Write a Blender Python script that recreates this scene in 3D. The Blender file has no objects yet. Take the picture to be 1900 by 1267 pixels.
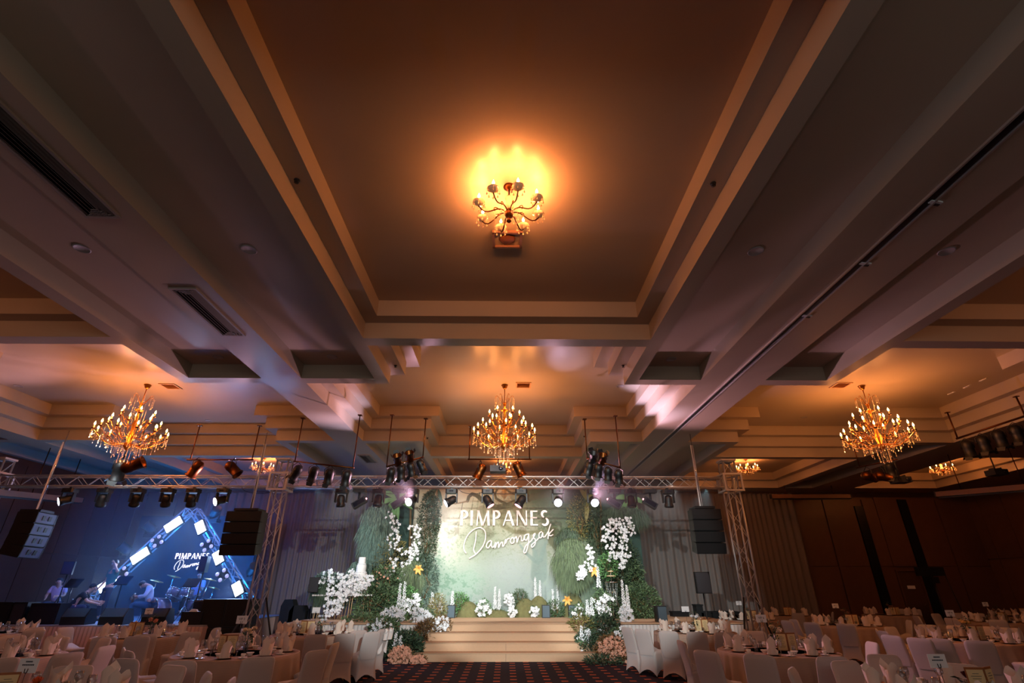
import bpy, math, random
from mathutils import Vector, Matrix
random.seed(7)
S = bpy.context.scene
COL = S.collection
PI = math.pi
R = math.radians

# ------------------------------------------------------------------ camera
FPX = 930.0
PITCH = math.atan(453.5 / FPX)
YAW = math.atan(12 / (FPX / math.cos(PITCH)))
HC = 1.8
cam = bpy.data.cameras.new('camera')
camo = bpy.data.objects.new('camera', cam)
COL.objects.link(camo)
camo.location = (0, 0, HC)
camo.rotation_euler = (PI / 2 + PITCH, 0, -YAW)
cam.sensor_width = 36
cam.lens = 36 * FPX / 1900
cam.clip_end = 200
S.camera = camo

def ray(px, py):
    x = px - 950; u = -(py - 633.5)
    d = Vector((x, FPX * math.cos(PITCH) - u * math.sin(PITCH), FPX * math.sin(PITCH) + u * math.cos(PITCH)))
    c, s = math.cos(-YAW), math.sin(-YAW)
    return Vector((c * d.x - s * d.y, s * d.x + c * d.y, d.z))

def at(px, py, Y):
    d = ray(px, py); k = Y / d.y
    return Vector((d.x * k, Y, HC + d.z * k))

def atz(px, py, z):
    d = ray(px, py); k = (z - HC) / d.z
    return Vector((d.x * k, d.y * k, z))

# ------------------------------------------------------------------ world, exposure
w = bpy.data.worlds.new('world'); S.world = w; w.use_nodes = True
w.node_tree.nodes['Background'].inputs[0].default_value = (0.30, 0.36, 0.50, 1)
w.node_tree.nodes['Background'].inputs[1].default_value = 0.0
S.view_settings.view_transform = 'Standard'
S.view_settings.look = 'None'
S.view_settings.exposure = 0.0
S.view_settings.gamma = 1.0
S.view_settings.use_curve_mapping = False
cy = S.cycles
cy.use_denoising = True
cy.max_bounces = 5; cy.diffuse_bounces = 3; cy.glossy_bounces = 2
cy.transmission_bounces = 3; cy.transparent_max_bounces = 12; cy.volume_bounces = 0
cy.caustics_reflective = False; cy.caustics_refractive = False
cy.sample_clamp_indirect = 3.0; cy.sample_clamp_direct = 0
cy.use_light_tree = True
cy.volume_step_rate = 4.0

def lamp(name, kind, loc, power, color, target=None, **kw):
    l = bpy.data.lights.new(name, kind); l.energy = power; l.color = color
    for k, v in kw.items(): setattr(l, k, v)
    o = bpy.data.objects.new(name, l); COL.objects.link(o); o.location = loc
    if target is not None:
        o.rotation_euler = (Vector(target) - Vector(loc)).to_track_quat('-Z', 'Y').to_euler()
    return o

WARM = (1.0, 0.30, 0.075)
WARM2 = (1.0, 0.32, 0.075)
LAV = (1.0, 0.52, 0.68)
BLUE = (0.01, 0.16, 1.0)
# front-of-house stage wash from the lighting position behind the photographer
for x0, x1, e in ((3.4, -4.6, 7200), (0, 0.3, 13000), (-3.4, 5.0, 8200)):
    lamp('stage_wash', 'SPOT', (x0, -4.0, 5.0), e, (0.90, 1.0, 0.99), (x1, 20.6, 1.9),
         spot_size=R(17.5), spot_blend=0.35, shadow_soft_size=0.05)
lamp('aisle_wash', 'SPOT', (0, 0.5, 5.7), 620, (0.62, 0.9, 1.0), (0, 14.2, 0.6), spot_size=R(30), spot_blend=0.25, shadow_soft_size=0.05)
# truss wash on the printed backdrop and the flowers
for x, e in ((-5.0, 520), (-1.6, 1000), (1.6, 560), (5.0, 560)):
    lamp('truss_wash', 'SPOT', (x, 15.3, 4.5), e, (1.0, 1.0, 0.96), (x * 0.9, 20.8, 1.9),
         spot_size=R(74), spot_blend=0.7, shadow_soft_size=0.12)
for x, tx, e in ((6.0, 7.6, 420), (-5.6, -6.3, 200)):
    lamp('wing_wash', 'SPOT', (x, 15.3, 4.4), e, (0.5, 0.92, 1.0), (tx, 24.2, 1.6), spot_size=R(36), spot_blend=0.4, shadow_soft_size=0.05)
# lavender moving heads that face the hall and the ceiling
for px, e, tgt in ((765, 520, (-7, 7, 5)), (1035, 180, (4.5, 8.5, 5)), (1100, 620, (8.5, 7, 5)), (414, 480, (-9.5, 10, 5)), (128, 380, (-13, 11, 5))):
    p = at(px, 917, 14.3)
    lamp('head_beam', 'SPOT', p, e, LAV, tgt, spot_size=R(100), spot_blend=0.5, shadow_soft_size=0.06)
for px, tgt, sz, e in ((1040, (1.5, 11.2, 6.74), 18, 260), (1100, (3.8, 12.8, 6.1), 38, 1200), (420, (-6.2, 11.9, 6.7), 24, 900), (414, (-8.6, 10.9, 6.7), 14, 500), (765, (-4.6, 13.2, 6.2), 38, 520)):
    p = at(px, 915, 14.25)
    lamp('ceiling_beam', 'SPOT', p, e, (0.76, 0.62, 1.0), tgt, spot_size=R(sz), spot_blend=0.9, shadow_soft_size=0.05)
# blue wash on the band stage
lamp('band_wash', 'SPOT', (-9.5, 15.4, 4.4), 600, BLUE, (-12.2, 20.5, 1.5), spot_size=R(90), spot_blend=0.6, shadow_soft_size=0.1)
lamp('band_wash', 'SPOT', (-13.2, 15.4, 4.4), 450, BLUE, (-12.0, 21.5, 1.5), spot_size=R(90), spot_blend=0.6, shadow_soft_size=0.1)
lamp('band_key', 'SPOT', (-10.2, 12.0, 5.4), 420, (0.7, 0.9, 1.0), (-11.6, 18.2, 1.6), spot_size=R(34), spot_blend=0.5, shadow_soft_size=0.1)
# area fill added behind the photographer to brighten near ceiling and chair backs
lamp('rear_fill', 'AREA', (0, -4.0, 4.3), 130, (0.98, 0.98, 0.92), (0, 6, 4.75), shape='RECTANGLE', size=15, size_y=1.6)

# ------------------------------------------------------------------ helpers
def lin(c):
    return tuple((v / 12.92 if v <= .04045 else ((v + .055) / 1.055) ** 2.4) for v in (x / 255 for x in c))

MATS = {}
def mat(name, rgb, rough=.6, metal=0, emit=0, noise=0, nscale=20, bump=0, bscale=60, spec=.5, sheen=0, alpha=1, ecol=None, trans=0, nosample=False):
    m = bpy.data.materials.new(name); m.use_nodes = True
    nt = m.node_tree; b = nt.nodes['Principled BSDF']
    c = lin(rgb) + (1,)
    b.inputs['Base Color'].default_value = c
    b.inputs['Roughness'].default_value = rough
    b.inputs['Metallic'].default_value = metal
    b.inputs['Specular IOR Level'].default_value = spec
    b.inputs['Alpha'].default_value = alpha
    b.inputs['Transmission Weight'].default_value = trans
    if sheen: b.inputs['Sheen Weight'].default_value = sheen
    if emit:
        b.inputs['Emission Color'].default_value = (lin(ecol) if ecol else c[:3]) + (1,)
        b.inputs['Emission Strength'].default_value = emit
    if noise or bump:
        tc = nt.nodes.new('ShaderNodeTexCoord')
    if noise:
        n = nt.nodes.new('ShaderNodeTexNoise'); n.inputs['Scale'].default_value = nscale; n.inputs['Detail'].default_value = 4
        nt.links.new(tc.outputs['Object'], n.inputs['Vector'])
        mx = nt.nodes.new('ShaderNodeMix'); mx.data_type = 'RGBA'
        mx.inputs['A'].default_value = tuple(v * (1 - noise) for v in c[:3]) + (1,)
        mx.inputs['B'].default_value = tuple(min(1, v * (1 + noise)) for v in c[:3]) + (1,)
        nt.links.new(n.outputs['Fac'], mx.inputs['Factor'])
        nt.links.new(mx.outputs['Result'], b.inputs['Base Color'])
    if bump:
        n2 = nt.nodes.new('ShaderNodeTexNoise'); n2.inputs['Scale'].default_value = bscale
        nt.links.new(tc.outputs['Object'], n2.inputs['Vector'])
        bp = nt.nodes.new('ShaderNodeBump'); bp.inputs['Strength'].default_value = bump; bp.inputs['Distance'].default_value = .02
        nt.links.new(n2.outputs['Fac'], bp.inputs['Height'])
        nt.links.new(bp.outputs['Normal'], b.inputs['Normal'])
    if nosample:
        m.cycles.emission_sampling = 'NONE'
    MATS[name] = m
    return m

class MB:
    def __init__(s): s.v = []; s.f = []; s.sm = []; s.mi = []; s.m = 0
    def add(s, vs, fs, smooth=False):
        b = len(s.v); s.v.extend([tuple(p) for p in vs])
        for f in fs:
            s.f.append(tuple(b + i for i in f)); s.sm.append(smooth); s.mi.append(s.m)
        return s
    def box(s, c, d, rz=0, M=None):
        hx, hy, hz = d[0] / 2, d[1] / 2, d[2] / 2
        vs = [Vector((x, y, z)) for x in (-hx, hx) for y in (-hy, hy) for z in (-hz, hz)]
        if M is None: M = Matrix.Rotation(rz, 4, 'Z')
        vs = [M @ p + Vector(c) for p in vs]
        return s.add(vs, [(0, 1, 3, 2), (4, 6, 7, 5), (0, 4, 5, 1), (2, 3, 7, 6), (0, 2, 6, 4), (1, 5, 7, 3)])
    def tube(s, pts, r, n=6, cap=True, smooth=True):
        pts = [Vector(p) for p in pts]; rs = r if isinstance(r, (list, tuple)) else [r] * len(pts)
        vs = []; up = None
        for i, p in enumerate(pts):
            a = pts[max(0, i - 1)]; b = pts[min(len(pts) - 1, i + 1)]
            d = (b - a)
            if d.length < 1e-9: d = Vector((0, 0, 1))
            d.normalize()
            if up is None: up = d.orthogonal().normalized()
            else:
                up = up - d * up.dot(d)
                up = up.normalized() if up.length > 1e-6 else d.orthogonal().normalized()
            q = d.cross(up)
            for k in range(n):
                t = 2 * PI * k / n
                vs.append(p + (up * math.cos(t) + q * math.sin(t)) * rs[i])
        fs = []
        for i in range(len(pts) - 1):
            for k in range(n):
                fs.append((i * n + k, i * n + (k + 1) % n, (i + 1) * n + (k + 1) % n, (i + 1) * n + k))
        s.add(vs, fs, smooth)
        if cap:
            L = (len(pts) - 1) * n; b = len(s.v) - len(vs)
            s.f.append(tuple(b + k for k in range(n))[::-1]); s.sm.append(False); s.mi.append(s.m)
            s.f.append(tuple(b + L + k for k in range(n))); s.sm.append(False); s.mi.append(s.m)
        return s
    def lathe(s, prof, n=16, c=(0, 0, 0), M=None, smooth=True):
        vs = []
        for r, z in prof:
            for k in range(n):
                t = 2 * PI * k / n
                p = Vector((r * math.cos(t), r * math.sin(t), z))
                if M is not None: p = M @ p
                vs.append(p + Vector(c))
        fs = [(i * n + k, i * n + (k + 1) % n, (i + 1) * n + (k + 1) % n, (i + 1) * n + k) for i in range(len(prof) - 1) for k in range(n)]
        if prof[0][0] > 1e-4: fs.append(tuple(range(n))[::-1])
        if prof[-1][0] > 1e-4: fs.append(tuple((len(prof) - 1) * n + k for k in range(n)))
        return s.add(vs, fs, smooth)
    def ball(s, c, r, n=8, m=5, sc=(1, 1, 1)):
        prof = [(max(1e-5, math.sin(PI * i / m)) * r, -math.cos(PI * i / m) * r) for i in range(m + 1)]
        M = Matrix.Diagonal((sc[0], sc[1], sc[2], 1))
        return s.lathe(prof, n, c, M)
    def blob(s, c, r):  # cheap octahedron
        x, y, z = c
        return s.add([(x + r, y, z), (x - r, y, z), (x, y + r, z), (x, y - r, z), (x, y, z + r), (x, y, z - r)],
                     [(0, 2, 4), (2, 1, 4), (1, 3, 4), (3, 0, 4), (2, 0, 5), (1, 2, 5), (3, 1, 5), (0, 3, 5)], True)
    def prism(s, poly, z0, z1, M=None):
        n = len(poly)
        vs = [Vector((x, y, z0)) for x, y in poly] + [Vector((x, y, z1)) for x, y in poly]
        if M is not None: vs = [M @ p for p in vs]
        return s.add(vs, [tuple(range(n))[::-1], tuple(range(n, 2 * n))] + [(i, (i + 1) % n, n + (i + 1) % n, n + i) for i in range(n)])
    def quad(s, a, b, c, d): return s.add([a, b, c, d], [(0, 1, 2, 3)])
    def mesh(s, name, mats):
        me = bpy.data.meshes.new(name)
        me.from_pydata(s.v, [], s.f)
        for m in (mats if isinstance(mats, (list, tuple)) else [mats]): me.materials.append(m)
        me.polygons.foreach_set('use_smooth', s.sm)
        if any(s.mi): me.polygons.foreach_set('material_index', s.mi)
        me.update()
        return me
    def obj(s, name, mats, parent=None, loc=None, kind=None, label=None):
        o = bpy.data.objects.new(name, s.mesh(name, mats)); COL.objects.link(o)
        if parent is not None: o.parent = parent
        if loc is not None: o.location = loc
        if kind: o['kind'] = kind
        if label: o['label'] = label
        return o

def tag(o, label, cat, group=None):
    o['label'] = label; o['category'] = cat
    if group: o['group'] = group
    return o

def thing(name, label, cat, loc=(0, 0, 0), rz=0, group=None):
    o = bpy.data.objects.new(name, None); COL.objects.link(o)
    o.empty_display_size = .1
    o.location = loc; o.rotation_euler = (0, 0, rz)
    return tag(o, label, cat, group)

def structure(o): o['kind'] = 'structure'; return o

def kids(o): return CH.get(o.name, None) or [c for c in o.children]
CH = {}
def freeze(o):  # remember children once (o.children is slow in big scenes)
    CH[o.name] = [c for c in COL.objects if c.parent == o]
    for c in CH[o.name]: CH[c.name] = [d for d in COL.objects if d.parent == c]
    return o
def dup(o, loc, rz=0, label=None, group=None, scale=None, rot=None):
    r = o.copy(); COL.objects.link(r); r.location = loc
    r.rotation_euler = rot if rot is not None else (0, 0, rz)
    if scale: r.scale = (scale,) * 3 if not isinstance(scale, tuple) else scale
    if label: r['label'] = label
    if group: r['group'] = group
    for ch in CH[o.name]:
        c = ch.copy(); COL.objects.link(c); c.parent = r
        for g in CH.get(ch.name, []):
            d = g.copy(); COL.objects.link(d); d.parent = c
    return r

# ------------------------------------------------------------------ materials
M_paint = mat('ceiling_paint', (180, 165, 146), rough=.3, spec=.28, bump=.02, bscale=3, noise=.04, nscale=2)
M_metal = mat('truss_aluminium', (200, 196, 194), rough=.42, metal=.55)
M_steel = mat('chrome', (210, 210, 215), rough=.15, metal=1)
M_black = mat('black_paint', (14, 14, 16), rough=.5, noise=.2)
M_blackmat = mat('black_cloth', (9, 9, 11), rough=.9, bump=.2)
M_grey = mat('dark_grille', (38, 38, 44), rough=.6)
M_gold = mat('gilt_brass', (196, 128, 48), rough=.3, metal=1)
M_bronze = mat('dark_bronze', (92, 52, 24), rough=.4, metal=1)
M_bulb = mat('candle_bulb', (255, 230, 190), emit=14, ecol=(255, 205, 130), nosample=True)
M_candle = mat('candle_tube', (235, 205, 160), rough=.6, emit=.6, ecol=(255, 170, 80), nosample=True)
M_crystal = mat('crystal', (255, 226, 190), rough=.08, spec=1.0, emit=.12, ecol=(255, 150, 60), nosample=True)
M_white = mat('white_fabric', (228, 224, 222), rough=.8, bump=.15, bscale=40)
M_cover = mat('chair_spandex', (184, 172, 168), rough=.75, sheen=.2, noise=.05, nscale=90)
M_napkin = mat('napkin_linen', (232, 214, 200), rough=.8)
M_plate = mat('porcelain', (232, 226, 218), rough=.2)
M_charger = mat('gilt_charger', (150, 104, 70), rough=.35, metal=.5)
M_card = mat('white_card', (236, 236, 238), rough=.6)
M_ink = mat('dark_ink', (60, 62, 74), rough=.7)
M_menu = mat('menu_leather', (150, 88, 40), rough=.5, noise=.15)
M_page = mat('cream_page', (228, 200, 148), rough=.7)
M_wood = mat('wood_panel', (92, 62, 44), rough=.45, noise=.22, nscale=3)
M_darkslot = mat('black_stripe', (10, 12, 12), rough=.35)
M_lens = mat('lit_lens', (250, 248, 255), emit=9, ecol=(236, 232, 255), nosample=True)
M_lensoff = mat('dark_lens', (30, 32, 44), rough=.1, spec=.9)
M_lenspink = mat('pink_lens', (250, 190, 200), emit=2.2, ecol=(255, 170, 176), nosample=True)
M_blinder = mat('blinder_face', (250, 250, 255), emit=10, ecol=(225, 235, 255))
M_beige = mat('beige_stage_carpet', (196, 160, 128), rough=.85, bump=.1, bscale=80, noise=.05)

def glassmat():
    m = bpy.data.materials.new('clear_glass'); m.use_nodes = True; nt = m.node_tree; nt.nodes.clear()
    o = nt.nodes.new('ShaderNodeOutputMaterial'); t = nt.nodes.new('ShaderNodeBsdfTransparent'); g = nt.nodes.new('ShaderNodeBsdfGlossy')
    t.inputs[0].default_value = (.93, .94, .95, 1); g.inputs['Roughness'].default_value = .05
    f = nt.nodes.new('ShaderNodeLayerWeight'); f.inputs[0].default_value = .35
    a = nt.nodes.new('ShaderNodeMath'); a.operation = 'MULTIPLY_ADD'; a.inputs[1].default_value = .6; a.inputs[2].default_value = .12
    x = nt.nodes.new('ShaderNodeMixShader')
    nt.links.new(f.outputs['Facing'], a.inputs[0]); nt.links.new(a.outputs[0], x.inputs[0])
    nt.links.new(t.outputs[0], x.inputs[1]); nt.links.new(g.outputs[0], x.inputs[2]); nt.links.new(x.outputs[0], o.inputs[0])
    return m
M_glass = glassmat()

def carpetmat():
    m = bpy.data.materials.new('patterned_carpet'); m.use_nodes = True; nt = m.node_tree; b = nt.nodes['Principled BSDF']
    b.inputs['Roughness'].default_value = .9; b.inputs['Specular IOR Level'].default_value = .15
    tc = nt.nodes.new('ShaderNodeTexCoord'); sp = nt.nodes.new('ShaderNodeSeparateXYZ'); nt.links.new(tc.outputs['Object'], sp.inputs[0])
    def mt(op, a, bb=None):
        n = nt.nodes.new('ShaderNodeMath'); n.operation = op
        for i, v in enumerate((a, bb)):
            if v is None: continue
            if isinstance(v, (int, float)): n.inputs[i].default_value = v
            else: nt.links.new(v, n.inputs[i])
        return n.outputs[0]
    u = mt('DIVIDE', sp.outputs[0], .36); col = mt('FLOOR', u); fu = mt('FRACT', u)
    odd = mt('MODULO', mt('ABSOLUTE', col), 2.0)
    v = mt('ADD', mt('DIVIDE', sp.outputs[1], .42), mt('MULTIPLY', odd, .5)); fv = mt('FRACT', v)
    du = mt('LESS_THAN', mt('ABSOLUTE', mt('SUBTRACT', fu, .5)), .2)
    dv = mt('LESS_THAN', mt('ABSOLUTE', mt('SUBTRACT', fv, .5)), .13)
    dash = mt('MULTIPLY', du, dv)
    mx = nt.nodes.new('ShaderNodeMix'); mx.data_type = 'RGBA'
    mx.inputs['A'].default_value = lin((38, 30, 44)) + (1,); mx.inputs['B'].default_value = lin((186, 96, 62)) + (1,)
    nt.links.new(dash, mx.inputs['Factor']); nt.links.new(mx.outputs['Result'], b.inputs['Base Color'])
    return m
M_carpet = carpetmat()

def stripemat(name, c1, c2, scale, rough=.8, axis='Z', dist=0.0):
    m = bpy.data.materials.new(name); m.use_nodes = True; nt = m.node_tree; b = nt.nodes['Principled BSDF']
    b.inputs['Roughness'].default_value = rough
    tc = nt.nodes.new('ShaderNodeTexCoord'); wv = nt.nodes.new('ShaderNodeTexWave'); wv.bands_direction = axis
    wv.inputs['Scale'].default_value = scale; wv.inputs['Distortion'].default_value = dist
    nt.links.new(tc.outputs['Object'], wv.inputs['Vector'])
    mx = nt.nodes.new('ShaderNodeMix'); mx.data_type = 'RGBA'
    mx.inputs['A'].default_value = lin(c1) + (1,); mx.inputs['B'].default_value = lin(c2) + (1,)
    nt.links.new(wv.outputs['Fac'], mx.inputs['Factor']); nt.links.new(mx.outputs['Result'], b.inputs['Base Color'])
    return m
M_cloth = stripemat('ribbed_tablecloth', (184, 158, 140), (138, 114, 98), 22)
# ------------------------------------------------------------------ ceiling
ZS = HC + 4.0; ST = .315; SW = .27
OPEN = []   # (name, [rects], levels)
def op(name, rects, lv): OPEN.append((name, rects, lv))
for cx, a, b, l0, l1, r0, r1 in ((0, -2.58, 2.6, -4.4, -2.84, 2.86, 4.2),
                                 (-9.75, -12.42, -7.08, -14.3, -12.7, -6.8, -5.25),
                                 (9.75, 7.2, 12.35, 5.6, 6.93, 12.62, 13.9)):
    op('coffer', [(a, b, 1.7, 8.1)], 2)
    op('coffer', [(a, b, 17.5, 23.2)], 2)
    op('stepped_bay', [(a, b, 8.4, 17.2), (l0, r1, 10.35, 15.2)], 3)
    for q0, q1 in ((l0, l1), (r0, r1)):
        op('recess', [(q0, q1, -.3, 10.05)], 1)
        op('recess', [(q0, q1, 15.5, 23.2)], 1)
op('recess', [(-16.7, -15.15, -.3, 10.05)], 1)
op('recess', [(-16.7, -15.15, 15.5, 23.2)], 1)
op('stepped_bay', [(-16.7, -15.15, 10.35, 15.2)], 2)
op('coffer', [(15.8, 19.6, 17.2, 23.2)], 2)
op('coffer', [(15.8, 19.6, 1.7, 8.1)], 2)
X0, X1, Y0, Y1 = -16.9, 22.0, -8.0, 24.6
xs = {X0, X1}; ys = {Y0, Y1}
for n_, rs, lv in OPEN:
    for x0, x1, y0, y1 in rs:
        for k in range(lv):
            for v in (x0, x1): xs.update((v + k * SW, v - k * SW))
            for v in (y0, y1): ys.update((v + k * SW, v - k * SW))
xs = sorted(x for x in xs if X0 <= x <= X1); ys = sorted(y for y in ys if Y0 <= y <= Y1)
xs = [x for i, x in enumerate(xs) if i == 0 or x - xs[i - 1] > 1e-5]; ys = [y for i, y in enumerate(ys) if i == 0 or y - ys[i - 1] > 1e-5]
def inside(rs, x, y): return any(a < x < b and c < y < d for a, b, c, d in rs)
def level(x, y):
    for oi, (n_, rs, lv) in enumerate(OPEN):
        if inside(rs, x, y):
            L = 1
            for k in range(1, lv):
                d = k * SW - 1e-4
                if all(inside(rs, x + sx * d, y + sy * d) for sx in (-1, 0, 1) for sy in (-1, 0, 1)): L = k + 1
                else: break
            return oi, L
    return -1, 0
G = [[level((xs[i] + xs[i + 1]) / 2, (ys[j] + ys[j + 1]) / 2) for j in range(len(ys) - 1)] for i in range(len(xs) - 1)]
mbs = {-1: MB()}
for k in range(len(OPEN)): mbs[k] = MB()
def zl(L): return ZS + L * ST
for i in range(len(xs) - 1):
    j = 0
    while j < len(ys) - 1:
        oi, L = G[i][j]; j2 = j
        while j2 + 1 < len(ys) - 1 and G[i][j2 + 1] == (oi, L): j2 += 1
        z = zl(L)
        mbs[oi].quad((xs[i], ys[j], z), (xs[i], ys[j2 + 1], z), (xs[i + 1], ys[j2 + 1], z), (xs[i + 1], ys[j], z))
        j = j2 + 1
    for j in range(len(ys) - 1):
        oi, L = G[i][j]
        if i + 1 < len(xs) - 1:
            o2, L2 = G[i + 1][j]
            if L != L2:
                k = oi if L > L2 else o2; x = xs[i + 1]
                a, b = sorted((L, L2))
                mbs[k].quad((x, ys[j], zl(a)), (x, ys[j + 1], zl(a)), (x, ys[j + 1], zl(b)), (x, ys[j], zl(b)))
        if j + 1 < len(ys) - 1:
            o2, L2 = G[i][j + 1]
            if L != L2:
                k = oi if L > L2 else o2; y = ys[j + 1]
                a, b = sorted((L, L2))
                mbs[k].quad((xs[i], y, zl(a)), (xs[i + 1], y, zl(a)), (xs[i + 1], y, zl(b)), (xs[i], y, zl(b)))
CEIL = structure(mbs[-1].obj('ceiling', M_paint))
CEIL['label'] = 'off-white beamed ballroom ceiling with stepped coffers'
for k, (n_, rs, lv) in enumerate(OPEN): mbs[k].obj(n_, M_paint, CEIL)
# partition track let into the wide beam, thin raised lips
tm = MB(); tm.box((4.86, 8.0, ZS - .004), (.10, 32, .012)); tm.obj('partition_track', M_darkslot, CEIL)
for x in (4.79, 4.93):
    MB().box((x, 8.0, ZS - .012), (.025, 32, .028)).obj('track_lip', M_metal, CEIL)
# roof shell above so no light leaks
rf = MB(); rf.box(((X0 + X1) / 2, (Y0 + Y1) / 2, ZS + 1.3), (X1 - X0 + .6, Y1 - Y0 + .6, .1)); structure(rf.obj('ceiling_slab', M_blackmat))['label'] = 'concrete slab above the ceiling'

# ------------------------------------------------------------------ floor and walls
fm = MB(); fm.box(((X0 + X1) / 2, (Y0 + Y1) / 2, -.05), (X1 - X0 + .6, Y1 - Y0 + .6, .1)); structure(fm.obj('floor', M_carpet))['label'] = 'dark patterned carpet with small orange dashes'
def wall(name, c, d, label):
    o = structure(MB().box(c, d).obj(name, M_wood)); o['label'] = label; return o
HW = ZS
wb = wall('wall_back', ((X0 + X1) / 2, Y1 + .1, HW / 2), (X1 - X0, .12, HW), 'brown wood-panelled wall behind the stage')
wl = wall('wall_left', (X0 - .06, (Y0 + Y1) / 2, HW / 2), (.12, Y1 - Y0, HW), 'brown wood-panelled wall on the left')
wr = wall('wall_right', (X1 + .06, (Y0 + Y1) / 2, HW / 2), (.12, Y1 - Y0, HW), 'brown wood-panelled wall on the right')
wf = wall('wall_front', ((X0 + X1) / 2, Y0 - .06, HW / 2), (X1 - X0, .12, HW), 'wall behind the photographer')
PAN = {}
def panel(parent, c, d):
    key = tuple(round(v, 3) for v in d)
    if key not in PAN:
        hx, hy, hz = [v / 2 for v in d]; e = .02
        mb = MB().box((0, 0, 0), d); PAN[key] = mb.mesh('panel', M_wood)
    o = bpy.data.objects.new('panel', PAN[key]); COL.objects.link(o); o.parent = parent; o.location = c
# left wall panels (two bands)
y = 12.0
while y < 24.4:
    for z, h in ((1.45, 2.8), (4.25, 2.7)): panel(wl, (X0 + .03, y + .6, z), (.06, 1.17, h))
    y += 1.2
y = 12.0
while y < 24.4:
    for z, h in ((1.45, 2.8), (4.25, 2.7)): panel(wr, (X1 - .03, y + .6, z), (.06, 1.17, h))
    y += 1.2
x = 13.3
stripes = (16.68, 18.82)
for x0, x1 in ((13.35, 15.0), (15.03, 16.46), (16.9, 17.5), (17.5, 18.6), (19.05, 20.4), (20.43, 21.95), (-16.85, -15.4), (-15.37, -13.95)):
    if x0 in (17.5,):  # above the door
        panel(wb, ((x0 + x1) / 2, Y1, 4.1), (x1 - x0 - .03, .08, 3.0)); continue
    for z, h in ((1.3, 2.56), (4.05, 2.9)): panel(wb, ((x0 + x1) / 2, Y1, z), (x1 - x0 - .03, .08, h))
for i, sx in enumerate(stripes):
    h = 5.2 if i == 0 else 5.5
    MB().box((sx, Y1 - .03, h / 2), (.4, .1, h)).obj('dark_strip', M_darkslot, wb, label='tall black glossy strip')
d1 = structure(MB().box((18.05, Y1 - .01, 1.2), (.95, .05, 2.4)).obj('door_1', mat('service_door', (74, 52, 38), rough=.5)))
d1['label'] = 'brown service door between two black wall strips'
MB().box((18.05, Y1 - .05, 2.43), (1.1, .08, .07)).obj('door_frame', M_wood, d1)
for sx in (-.51, .51): MB().box((18.05 + sx, Y1 - .05, 1.2), (.07, .08, 2.4)).obj('door_frame', M_wood, d1)
MB().box((18.0, Y1 - .045, 1.75), (.34, .02, .13)).obj('door_sign', M_card, d1, label='small pale sign plate')
MB().tube([(18.42, Y1 - .08, 1.05), (18.32, Y1 - .08, 1.05)], .014).obj('door_handle', M_steel, d1)
d2 = structure(MB().box((X0 + .08, 16.4, 1.25), (.06, 1.9, 2.5)).obj('door_2', mat('pale_door', (186, 128, 96), rough=.5)))  # door in a paler wood tone
d2['label'] = 'pale wooden exit door under the green exit sign'
MB().box((X0 + .1, 17.42, 1.3), (.1, .1, 2.6)).obj('door_frame', M_wood, d2)
MB().box((X0 + .1, 16.4, 2.56), (.1, 2.1, .1)).obj('door_frame', M_wood, d2)
MB().tube([(X0 + .15, 16.45, 1.0), (X0 + .15, 16.45, 1.25)], .015).obj('door_handle', M_steel, d2)
es = thing('exit_sign', 'small glowing green exit sign above the left door', 'sign', (X0 + .16, 16.5, 2.86))
MB().box((0, 0, 0), (.08, .62, .24)).obj('housing', M_card, es)
MB().box((.045, 0, 0), (.012, .56, .2)).obj('lit_panel', mat('exit_green', (150, 240, 200), emit=1.6, ecol=(140, 240, 200)), es)
def runner(mb, x, y, z, s, flip):
    f = -1 if flip else 1
    mb.ball((x, y, z + .062 * s), .018 * s, 6, 4)
    for a, b in (((0, .04), (-.01, 0)), ((-.01, 0), (.04, -.02)), ((.04, -.02), (.03, -.07)), ((-.01, 0), (-.04, -.03)), ((-.04, -.03), (-.075, -.03)), ((0, .035), (.04, .02)), ((0, .035), (-.04, .01))):
        mb.tube([(x, y + f * a[0] * s, z + a[1] * s), (x, y + f * b[0] * s, z + b[1] * s)], .009 * s, 4)
for i, yy in enumerate((-.13, .13)):
    rm = MB(); runner(rm, .054, yy, 0, 1.1, i); rm.obj('running_figure_symbol', mat('exit_white', (255, 235, 240), emit=2), es)
for nm, c, d in (('baseboard_left', (X0 + .08, 8.3, .08), (.05, 32.5, .16)), ('baseboard_back', (2.5, Y1 - .06, .08), (38.9, .05, .16)), ('baseboard_right', (X1 - .08, 8.3, .08), (.05, 32.5, .16))):
    o = structure(MB().box(c, d).obj(nm, M_wood)); o['label'] = 'dark wooden skirting board'

# curtain behind the stage
def curtain(x0, x1, Y, z0, z1, label, amp=.07):
    mb = MB(); n = int((x1 - x0) / .045); vs = []; ph = 0
    rr = random.Random(int(x0 * 10)); prof = []
    for i in range(n + 1):
        ph += .045 * 2 * PI / (.26 + .10 * math.sin(i * .037) + .05 * math.sin(i * .0131))
        prof.append(amp * math.sin(ph) + .02 * math.sin(ph * .31))
    zs = (z0, (z0 + z1) / 2, z1)
    for k, z in enumerate(zs):
        for i in range(n + 1):
            vs.append((x0 + (x1 - x0) * i / n, Y + prof[i] * (1.0 if k < 2 else .7), z))
    fs = [(k * (n + 1) + i, k * (n + 1) + i + 1, (k + 1) * (n + 1) + i + 1, (k + 1) * (n + 1) + i) for k in range(2) for i in range(n)]
    mb.add(vs, fs, True)
    return tag(mb.obj('curtain', mat('curtain_cloth', (116, 106, 102), rough=.85, noise=.06)), label, 'curtain', 'pleated curtains behind the stage')
curtain(-13.9, -5.2, 24.25, .02, ZS - .08, 'pleated mauve curtain hanging left of the floral stage')
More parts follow.
